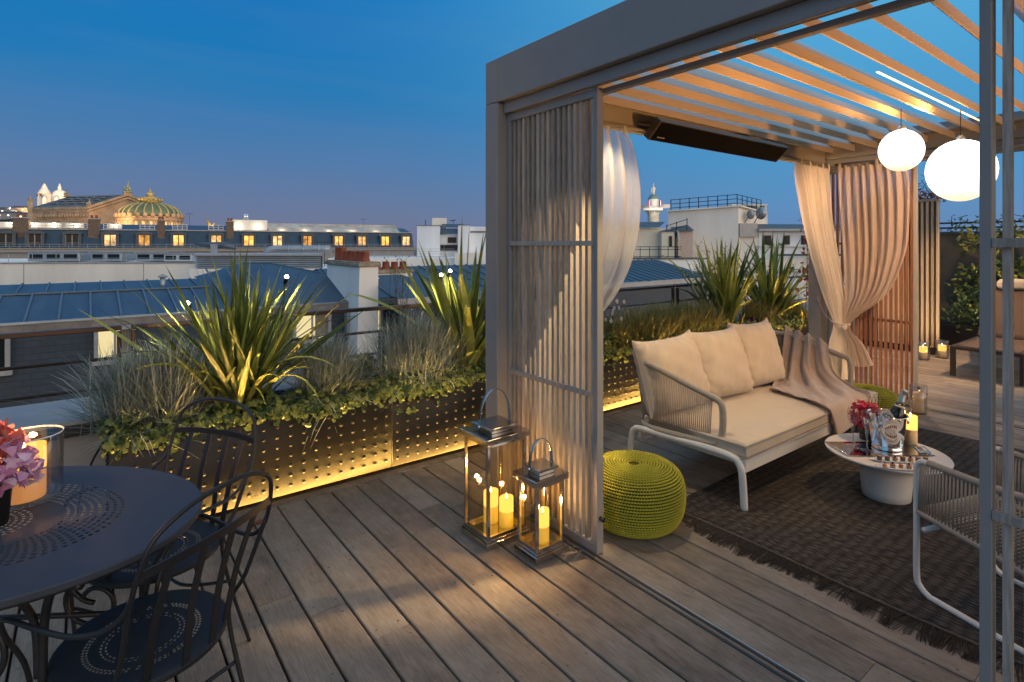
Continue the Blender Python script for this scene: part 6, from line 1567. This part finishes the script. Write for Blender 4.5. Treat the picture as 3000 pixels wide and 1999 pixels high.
# ---- white buildings left of the pergola post
def blk(fr,name,par,m,boxes):
    b=MB(); b.T=fr.mat()
    for q in boxes: b.box(*q)
    return build(b,name,m,par)
WD=46; f=Fr(1222,WD,radians(6)); k_=WD/F
t=thing('white_apartment_block','white apartment block with flat towers left of the corner post','building',f.p(3,3,-22))
u=lambda px:(px-1222)*k_
W_=M('cool white render',(.72,.75,.77),.9,scale=.6,var=.14,stretch=(1,1,.3))
blk(f,'left_tower',t,W_,[(0,u(1288),0,5,-22,zz(662,WD))]); blk(f,'right_tower',t,W_,[(u(1341),u(1376),0,5,-22,zz(660,WD)),(u(1376),u(1480),.4,6,-22,zz(664,WD)+.02)])
blk(f,'rear_block',t,mt['creamwall'],[(u(1260),u(1305),4.2,7,0,zz(640,WD+5))])
blk(f,'centre_wall',t,W_,[(u(1288),u(1341),1.2,5,-22,zz(687,WD))])
blk(f,'floor_shade_panel',t,mt['windark'],[(u(1289),u(1340),1.1,1.19,zz(735,WD),zz(718,WD))])  # near-black panel; the storey's shade is put into its colour
b=MB(); b.T=f.mat(); b.add([(u(1288),.9,zz(685,WD)),(u(1341),.9,zz(685,WD)),(u(1341),2.2,zz(668,WD)),(u(1288),2.2,zz(668,WD))],[(0,1,2,3)]); b.add([(u(1288),2.2,zz(664,WD)),(u(1341),2.2,zz(664,WD)),(u(1362),4,zz(651,WD)),(u(1292),4,zz(651,WD))],[(0,1,2,3)]); build(b,'slate_roof',mt['zincdark'],t)
blk(f,'window_frame',t,mt['whitealu'],[(u(1309),u(1340),1.12,1.18,zz(714,WD),zz(693,WD))]); blk(f,'window_pane',t,mt['windark'],[(u(1311),u(1337),1.05,1.115,zz(712,WD),zz(695,WD))])
blk(f,'roof_edges',t,mt['zincdark'],[(-.05,u(1288)+.05,-.06,5,zz(662,WD)+.002,zz(660.5,WD)),(u(1341)-.04,u(1376),-.06,5,zz(660,WD)+.002,zz(658.5,WD)),(u(1378),u(1480),.3,6,zz(681,WD),zz(679,WD)+.05)])
b=MB(); b.T=f.mat()
for px,y0,y1 in ((1243,661,641),(1327,652,642)): b.rod((u(px),2,zz(y0,WD)),(u(px),2,zz(y1,WD)),.03,4)
b.rod((u(1316),2,zz(643.5,WD)),(u(1335),2,zz(642,WD)),.03,4); build(b,'aerials',mt['black'],t)
LD=40; f=Fr(1095,LD,radians(6)); k2=LD/F; v=lambda px:(px-1095)*k2
t=thing('low_white_terrace','low white terrace wall with thin railings below the white apartment block','building',f.p(4,2,-22))
blk(f,'terrace_wall',t,mt['whitewall'],[(-3.2,v(1480),0,8,-22,zz(757,LD)),(v(1330),v(1480),-.5,0,-22,zz(741,LD))])
b=MB(); b.T=f.mat()
for h in (.12,.3,.48,.66): b.tube([(-3,.2,zz(757,LD)+h),(v(1330),.2,zz(757,LD)+h)],.014,4)
for q in range(10): b.rod((-3+q*1.0,.2,zz(757,LD)),(-3+q*1.0,.2,zz(757,LD)+.66),.018,4)
build(b,'roof_railing',mt['machine'],t)

# ---- buildings seen through the pergola
BDd=52; f=Fr(1980,BDd,radians(0)); kk=BDd/F
t=thing('white_party_wall_building','tall white party wall building with roof railing seen through the pergola','building',f.p(4,4,-22))
U=lambda px:(px-1980)*kk
# big gable wall tilted: left top 615, right top 606
wl_=M('warm white render',(.78,.73,.65),.9,scale=.25,var=.13,stretch=(1.2,1.2,.3))
b=MB(); b.T=f.mat(); za_,zb_=zz(616,BDd),zz(606,BDd)
b.add([(0,2.5,-22),(U(2163),0,-22),(U(2163),0,zb_),(0,2.5,za_)],[(0,1,2,3)]); b.add([(U(2163),0,-22),(U(2320),5,-22),(U(2320),5,zz(622,BDd+3)),(U(2163),0,zb_)],[(0,1,2,3)]); b.add([(0,2.5,za_),(U(2163),0,zb_),(U(2320),5,zz(622,BDd+3)),(U(2200),9,za_)],[(0,1,2,3)])
build(b,'party_walls',wl_,t)
b=MB(); b.T=f.mat(); b.bar((-.1,2.5,za_+.05),(U(2163)+.1,-.05,zb_+.05),.5,.12); b.bar((U(2163),-.05,zb_+.05),(U(2290),4,zz(619,BDd+2)),.5,.12); build(b,'coping',mt['creamwall'],t)
b=MB(); b.T=f.mat()
A0=Vector((U(1988),2.5,za_)); A1=Vector((U(2161),.1,zb_)); A2=Vector((U(2283),3.8,zz(617,BDd+2)))
for h in (.35,.75,1.15):
    b.tube([A0+Vector((0,0,h)),A1+Vector((0,0,h))],.03,4); b.tube([A1+Vector((0,0,h)),A2+Vector((0,0,h))],.03,4)
for k in range(8): p=A0.lerp(A1,k/7); b.rod(p,p+Vector((0,0,1.2)),.045,4)
for k in range(1,6): p=A1.lerp(A2,k/5); b.rod(p-Vector((0,0,.3)),p+Vector((0,0,1.15)),.045,4)
build(b,'roof_railing',mt['black'],t)
blk(f,'lift_house',t,wl_,[(U(2255),U(2312),4.5,8,-3,zz(618,BDd+4)),(U(2220),U(2232),4.6,8,3,zz(602,BDd+4)),(U(2282),U(2290),4.6,8,3,zz(602,BDd+4)),(U(2306),U(2312),4.6,8,3,zz(602,BDd+4)),(U(2200),U(2313),4.5,8.2,zz(602,BDd+4),zz(597,BDd+4))])
b=MB(); b.T=f.mat()
for px,y in ((2203,628),(2234,624)):
    c_=Vector((U(px),.6,zz(y,BDd))); b.tube([c_,c_+Vector((.05,-.06,0)),c_+Vector((.12,-.02,0))],[.01,.55 if px>2210 else .4,.6 if px>2210 else .45],14); b.rod(c_,c_+Vector((-.3,.5,-.9)),.05,5)
build(b,'satellite_dishes',mt['machine'],t,smooth=True)
# right wing with windows
rw=thing('white_wing','low white wing with three dark windows under a zinc roof at the right','building',f.p(12,2,-22))
blk(f,'wall',rw,W_,[(U(2225),U(2700),.2,6,zz(760,BDd),zz(677,BDd))]); blk(f,'lower_wall',rw,wl_,[(U(2163)+.02,U(2225),.25,6,-22,zz(694,BDd)),(U(2225),U(2700),-.3,6,-22,zz(757,BDd))])
b=MB(); b.T=f.mat(); b.add([(U(2215),-.2,zz(672,BDd)),(U(2700),-.2,zz(672,BDd)),(U(2700),3,zz(656,BDd)),(U(2210),3,zz(653,BDd))],[(0,1,2,3)]); build(b,'zinc_roof',mt['zincdark'],rw)
blk(f,'gutter',rw,mt['zincpale'],[(U(2218),U(2700),-.4,-.2,zz(677,BDd),zz(671,BDd))]); blk(f,'sill_band',rw,mt['whitealu'],[(U(2222),U(2700),-.1,.19,zz(723,BDd),zz(720,BDd))])
blk(f,'curved_bay',rw,mt['zincpale'],[(U(2166),U(2218),-.1,.24,zz(694,BDd),zz(655,BDd))])
for a,c_ in ((2242,2262),(2298,2316),(2350,2366),(2410,2428)):
    fr2=blk(f,'window',rw,mt['darkframe'],[(U(a),U(c_),.10,.19,zz(717,BDd),zz(690,BDd))]); blk(f,'pane',fr2,mt['windark'],[(U(a)+.08,U(c_)-.08,.04,.095,zz(716,BDd),zz(691,BDd))])
blk(f,'lower_cornice',rw,mt['zincdark'],[(U(2260),U(2700),-.6,-.31,zz(750,BDd),zz(744,BDd))])
for a,c_,l_ in ((2302,2322,0),(2360,2385,1)):
    blk(f,'tall_window',rw,(EM('warm window',(1,.62,.32),.35) if l_ else mt['windark']),[(U(a),U(c_),-.36,-.31,zz(850,BDd),zz(782,BDd))])
for px in (2258,2290):
    q=f.p(U(px),-.06,zz(719,BDd)); bush('potted_plant','small window sill plant '+('right of the second dark window' if px>2270 else 'under the first dark window'),q,.35,60,mt['ivy'],px,.16,1)
# left cream house
lh=thing('cream_house','cream house with zinc roof and terrace railing left of the tall party wall','building',f.p(-4,2,-22))
LDh=50; f3=Fr(1780,LDh,0); q3=LDh/F; V=lambda px:(px-1780)*q3
cw=M('cream facade',(.75,.69,.56),.9,scale=.3,var=.1)
blk(f3,'facade',lh,cw,[(-8,V(1975),1,8,-22,zz(668,LDh)),(V(1940),V(1978),.2,.98,-22,zz(680,LDh))]); blk(f3,'pink_wall',lh,M('pinkish render',(.55,.44,.38),.9),[(V(1988),V(2034),.4,3,-22,zz(676,LDh))])
b=MB(); b.T=f3.mat(); b.add([(-8,.6,zz(667,LDh)),(V(1935),.6,zz(667,LDh)),(V(1985),4,zz(645,LDh)),(-8,4,zz(651,LDh))],[(0,1,2,3)]); b.add([(V(1928),.1,zz(681,LDh)),(V(2036),.1,zz(676,LDh)),(V(2036),2,zz(658,LDh)),(V(1985),2,zz(664,LDh))],[(0,1,2,3)]); build(b,'zinc_roof',mt['zincdark'],lh)
b=MB(); b.T=f3.mat(); b.tube([(V(1984),-.1,zz(676,LDh)),(V(1986),-.1,zz(690,LDh)),(V(1986),-.1,zz(748,LDh)),(V(1991),-.1,zz(754,LDh))],.10,8); build(b,'downpipe',mt['machine'],lh,smooth=True)
blk(f3,'slit_window',lh,mt['windark'],[(V(1962),V(1970),.1,.19,zz(722,LDh),zz(692,LDh))])
blk(f3,'terrace_slab',lh,mt['whitewall'],[(-8,V(2042),-2.5,.95,-22,zz(758,LDh))]); blk(f3,'slab_edge',lh,mt['zincdark'],[(-8,V(2042),-2.6,.9,zz(758,LDh)+.002,zz(755,LDh))])
b=MB(); b.T=f3.mat()
for h in (.15,.75,.98): b.tube([(-8,-2.3,zz(755,LDh)+h),(V(1974),-2.3,zz(755,LDh)+h)],.025,4)
for k in range(20): x=-8+k*.8; b.rod((x,-2.3,zz(755,LDh)),(x,-2.3,zz(755,LDh)+.98),.03,4) if x<V(1974) else None
build(b,'terrace_railing',mt['black'],lh)
b=MB(); b.T=f3.mat(); 
for h in (.0,.5,1.0): b.rod((V(1958),.5,zz(655,LDh)-1.2+h),(V(2018),.5,zz(636,LDh)-1.2+h),.03,4)
for px in (1958,1987,2018): b.rod((V(px),.5,zz(655-(px-1958)*.32,LDh)-1.5),(V(px),.5,zz(655-(px-1958)*.32,LDh)-.1),.04,4)
build(b,'roof_rail',mt['black'],lh)
# foreground white mass under them
f4=Fr(2000,44,0); t=thing('lilac_shaded_building','plain pale rendered house below the tall party wall','building',f4.p(2,2,-22))
blk(f4,'wall',t,W_,[(-2.6,9.5,0,1,-22,zz(800,44))]); blk(f4,'coping',t,mt['zincpale'],[(-2.7,9.6,-.1,1.1,zz(800,44)+.002,zz(797,44))])
# victory column
CD=200; c0=RIGHT*((1914-CX)/F*CD)+FWD*CD; kc=CD/F
vc=thing('monument_column','white floodlit stone column with statue and flags seen through the pergola','monument',(c0.x,c0.y,-22))
Z=lambda y:zz(y,CD)
b=MB(); b.lathe([(16.2*kc,-22),(16.2*kc,Z(628)),(17.5*kc,Z(625)),(22*kc,Z(618)),(24*kc,Z(617))],(c0.x,c0.y,0),32); build(b,'shaft',M('carved pale stone',(.62,.56,.44),.85,scale=1.6,var=.3,bump=1,bscale=2.2,bdist=.3),vc,smooth=True)
b=MB(); h_=28*kc; b.prism([(c0.x+h_*1.35*cos(a),c0.y+h_*1.35*sin(a)) for a in [pi/4+.65+pi/2*k for k in range(4)]],Z(618),Z(611)); build(b,'abacus',mt['whitestone'],vc)
b=MB()
for q in (-27,27): b.box(c0.x+q*kc*CA-.35,c0.x+q*kc*CA+.35,c0.y-q*kc*SA-3,c0.y-q*kc*SA+3,Z(611),Z(600))
build(b,'balustrade',mt['whitestone'],vc)
b=MB(); b.lathe([(15.5*kc,Z(611)),(15.5*kc,Z(589)),(16.5*kc,Z(588)),(15.5*kc,Z(585)),(14*kc,Z(580)),(10*kc,Z(574)),(4.5*kc,Z(570)),(4*kc,Z(566))],(c0.x,c0.y,0),28); build(b,'lantern_drum',mt['whitestone'],vc,smooth=True)
b=MB(); b.lathe([(15.6*kc,Z(584.5)),(14.2*kc,Z(579.5)),(10.2*kc,Z(573.5)),(4.6*kc,Z(569.8))],(c0.x,c0.y,0),28,caps=False); build(b,'copper_cap',M('green copper cap',(.16,.26,.22),.6),vc,smooth=True)
b=MB(); q0=Vector((c0.x,c0.y,Z(567)))
b.tube([q0,q0+Vector((0,0,1.0)),q0+Vector((0,0,2.1)),q0+Vector((0,0,2.75))],[.45,.62,.52,.22],10); b.ball(q0+Vector((0,0,3.05)),.27,8,6); b.tube([q0+RIGHT*-.4+Vector((0,0,2.2)),q0+RIGHT*-.75+Vector((0,0,1.2)),q0+RIGHT*-.5+Vector((0,0,.3))],.16,6); b.tube([q0+RIGHT*.4+Vector((0,0,2.2)),q0+RIGHT*.7+Vector((0,0,1.6)),q0+RIGHT*.35+Vector((0,0,1.2))],.16,6); b.tube([q0+Vector((0,0,2.6)),q0+RIGHT*.2+Vector((0,0,3.75))],.12,5); build(b,'statue',mt['whitestone'],vc,smooth=True)
cols=[M('flag blue',(.02,.04,.25),.8),M('flag white',(.7,.7,.7),.8),M('flag red',(.55,.02,.03),.8)]
for s in (-1,1):
    b=MB()
    for k in range(3):
        b.mi=k; o_=q0+RIGHT*(s*(11+3.2*k)*kc)-FWD*2.6
        b.add([o_+Vector((0,0,-(605-567)*kc)),o_+RIGHT*(s*3.6*kc)+Vector((0,0,-(607-567)*kc)),o_+RIGHT*(s*2.6*kc)+Vector((0,0,-(590-567)*kc)),o_+RIGHT*(-s*.4*kc)+Vector((0,0,-(588-567)*kc))],[(0,1,2,3)])
    build(b,'flag',cols,vc)
lamp('SPOT','column_floodlight',c0-FWD*40+RIGHT*6+Vector((0,0,-4)),22000,(1,.86,.62),.5,c0+Vector((0,0,Z(605))),50,.5)
lamp('POINT','column_lantern_light',c0-FWD*7.5+Vector((0,0,Z(606))),900,(.95,.97,1),.3)

# roof clutter: aerials and small vents on the far roofs
def aerial(label,p,h,fr=FWD):
    t=thing('roof_aerial',label,'aerial',p); p=Vector(p)
    b=MB(); b.rod(p,p+Vector((0,0,h)),.022,5)
    for k in range(5): q=p+Vector((0,0,h*.92))+RIGHT*(-.5+.25*k); b.rod(q-Vector((0,0,.18)),q+Vector((0,0,.18)),.012,4)
    b.rod(p+RIGHT*-.6+Vector((0,0,h*.92)),p+RIGHT*.6+Vector((0,0,h*.92)),.015,4); build(b,'mast',mt['black'],t)
aerial('thin television aerial on the long mansard building left of the white plant room',HM@Vector((hs(555),4,4.6)),2.6)
aerial('thin television aerial standing near the right end of the long mansard building',HM@Vector((hs(1080),4,4.9)),2.0)
aerial('thin television aerial above the louvred screen',f2.p(7.2,4,-.1),1.9)
def vent(label,p,r,h):
    t=thing('roof_vent',label,'vent',p); b=MB(); b.lathe([(r,-.2),(r,h*.7)],p,12); build(b,'pipe',mt['machine'],t,smooth=True)
    b=MB(); b.lathe([(r*1.7,h*.72),(r*1.7,h*.8),(r*.3,h)],p,12); build(b,'cowl',mt['zincpale'],t,smooth=True)
vent('small zinc vent cowl on the left part of the blue zinc roof',Vector((-2.5,23.6,.0)),.10,.45)
vent('small zinc vent cowl near the hip of the blue zinc roof',Vector((2.2,24.0,.05)),.09,.4)
vent('squat vent cowl on the darker zinc roof right of the chimney',Vector((10.2,24.6,.0)),.12,.5)
b=MB(); b.T=None
b.add([(-6.5,21.2,-.345),(-5.7,21.2,-.345),(-5.7,22.2,-.163),(-6.5,22.2,-.163),(-6.5,21.2,-.27),(-5.7,21.2,-.27),(-5.7,22.2,-.09),(-6.5,22.2,-.09)],[(4,5,6,7),(0,1,5,4),(1,2,6,5),(3,0,4,7)]); build(b,'skylight',mt['windark'],zr)
# ---- warm lamps in and round the pergola, some of them added fill
lamp('SPOT','pergola_spot_and_fill',(2.75,1.72,2.43),330,(1,.68,.33),.03,(2.045,2.45,.95),46,.4)
lamp('SPOT','pergola_spot_and_fill',(2.62,1.55,2.42),35,(1,.60,.32),.03,(2.98,.55,.35),48,.6)  # added fill for the armchair side, no fixture of its own
lamp('SPOT','pergola_spot_and_fill',(4.7,.7,2.42),420,(1,.60,.32),.04,(6.1,2.3,1.35),62,.6)  # added fill brightening the far curtains
lamp('SPOT','pergola_spot_and_fill',(4.45,.95,2.44),108,(1,.60,.28),.06,(4.0,2.15,.4),64,.7)  # added fill lighting the sofa in place of the weaker globes
lamp('SPOT','louvre_fill',(4.55,1.25,2.36),70,(1,.42,.11),.08,(4.3,1.25,3.2),165,.6)  # added fill boosting the globes' upward light on the louvres
lamp('SPOT','louvre_fill',(3.0,1.3,1.9),50,(1,.42,.11),.08,(3.0,1.3,3.2),150,.8)  # added fill for the louvres, away from any globe
lamp('SPOT','terrace_wall_lamp',(4.1,-1.0,1.3),420,(1,.44,.12),.12,(4.1,.8,2.8),86,.4)
lamp('SPOT','screen_back_light',(6.95,2.25,2.5),75,(1,.58,.27),.05,(6.3,2.25,.7),60,.5)
lamp('SPOT','deck_wall_light',(8.8,1.5,2.7),330,(1,.60,.28),.06,(8.8,2.55,.0),78,.7)
lamp('SPOT','partition_light',(8.7,2.2,.12),45,(1,.74,.42),.05,(9.45,2.85,1.2),100,.7)
lamp('SPOT','climber_light',(10.3,1.4,.30),150,(1,.74,.36),.05,(11.0,2.2,1.35),120,.6)

lamp('SPOT','pergola_spot_and_fill',(2.75,2.35,2.42),70,(1,.78,.48),.03,(2.95,2.75,0),88,.6)
# small floor uplight behind the sofa
t=thing('floor_uplight','small bright floor uplight between the sofa arm and the tied curtain','floor lamp',(5.62,2.42,0))
b=MB(); b.lathe([(.035,0),(.035,.05),(.012,.055),(.012,.10),(.028,.11),(.032,.16),(.026,.16)],(5.62,2.42,0),16); build(b,'body',mt['black'],t,smooth=True)
b=MB(); b.ball((5.62,2.405,.165),.024,12,8); build(b,'lens',EM('uplight lens',(1,.72,.36),45),t,smooth=True)
lamp('POINT','floor_uplight_glow',(5.62,2.36,.24),7,(1,.62,.28),.02)
# a fallen leaf and a cable
b=MB(); rr=random.Random(3)
b.add([(.70,3.315,.003),(.735,3.300,.010),(.775,3.305,.014),(.815,3.325,.004),(.775,3.335,.016),(.735,3.335,.012),(.757,3.318,.004)],[(0,1,6),(1,2,6),(2,3,6),(3,4,6),(4,5,6),(5,0,6)]); build(b,'fallen_leaf',M('brown leaf',(.16,.06,.03),.7),label='brown fallen leaf on the deck near the studded planter',cat='leaf')
b=MB(); b.tube(spline([(.075,3.66,.52),(.02,3.70,.40),(-.03,3.72,.22),(-.05,3.70,0)],6),.006,6); build(b,'power_cable',mt['black'],label='black power cable hanging at the left end of the planter',cat='cable',smooth=True)
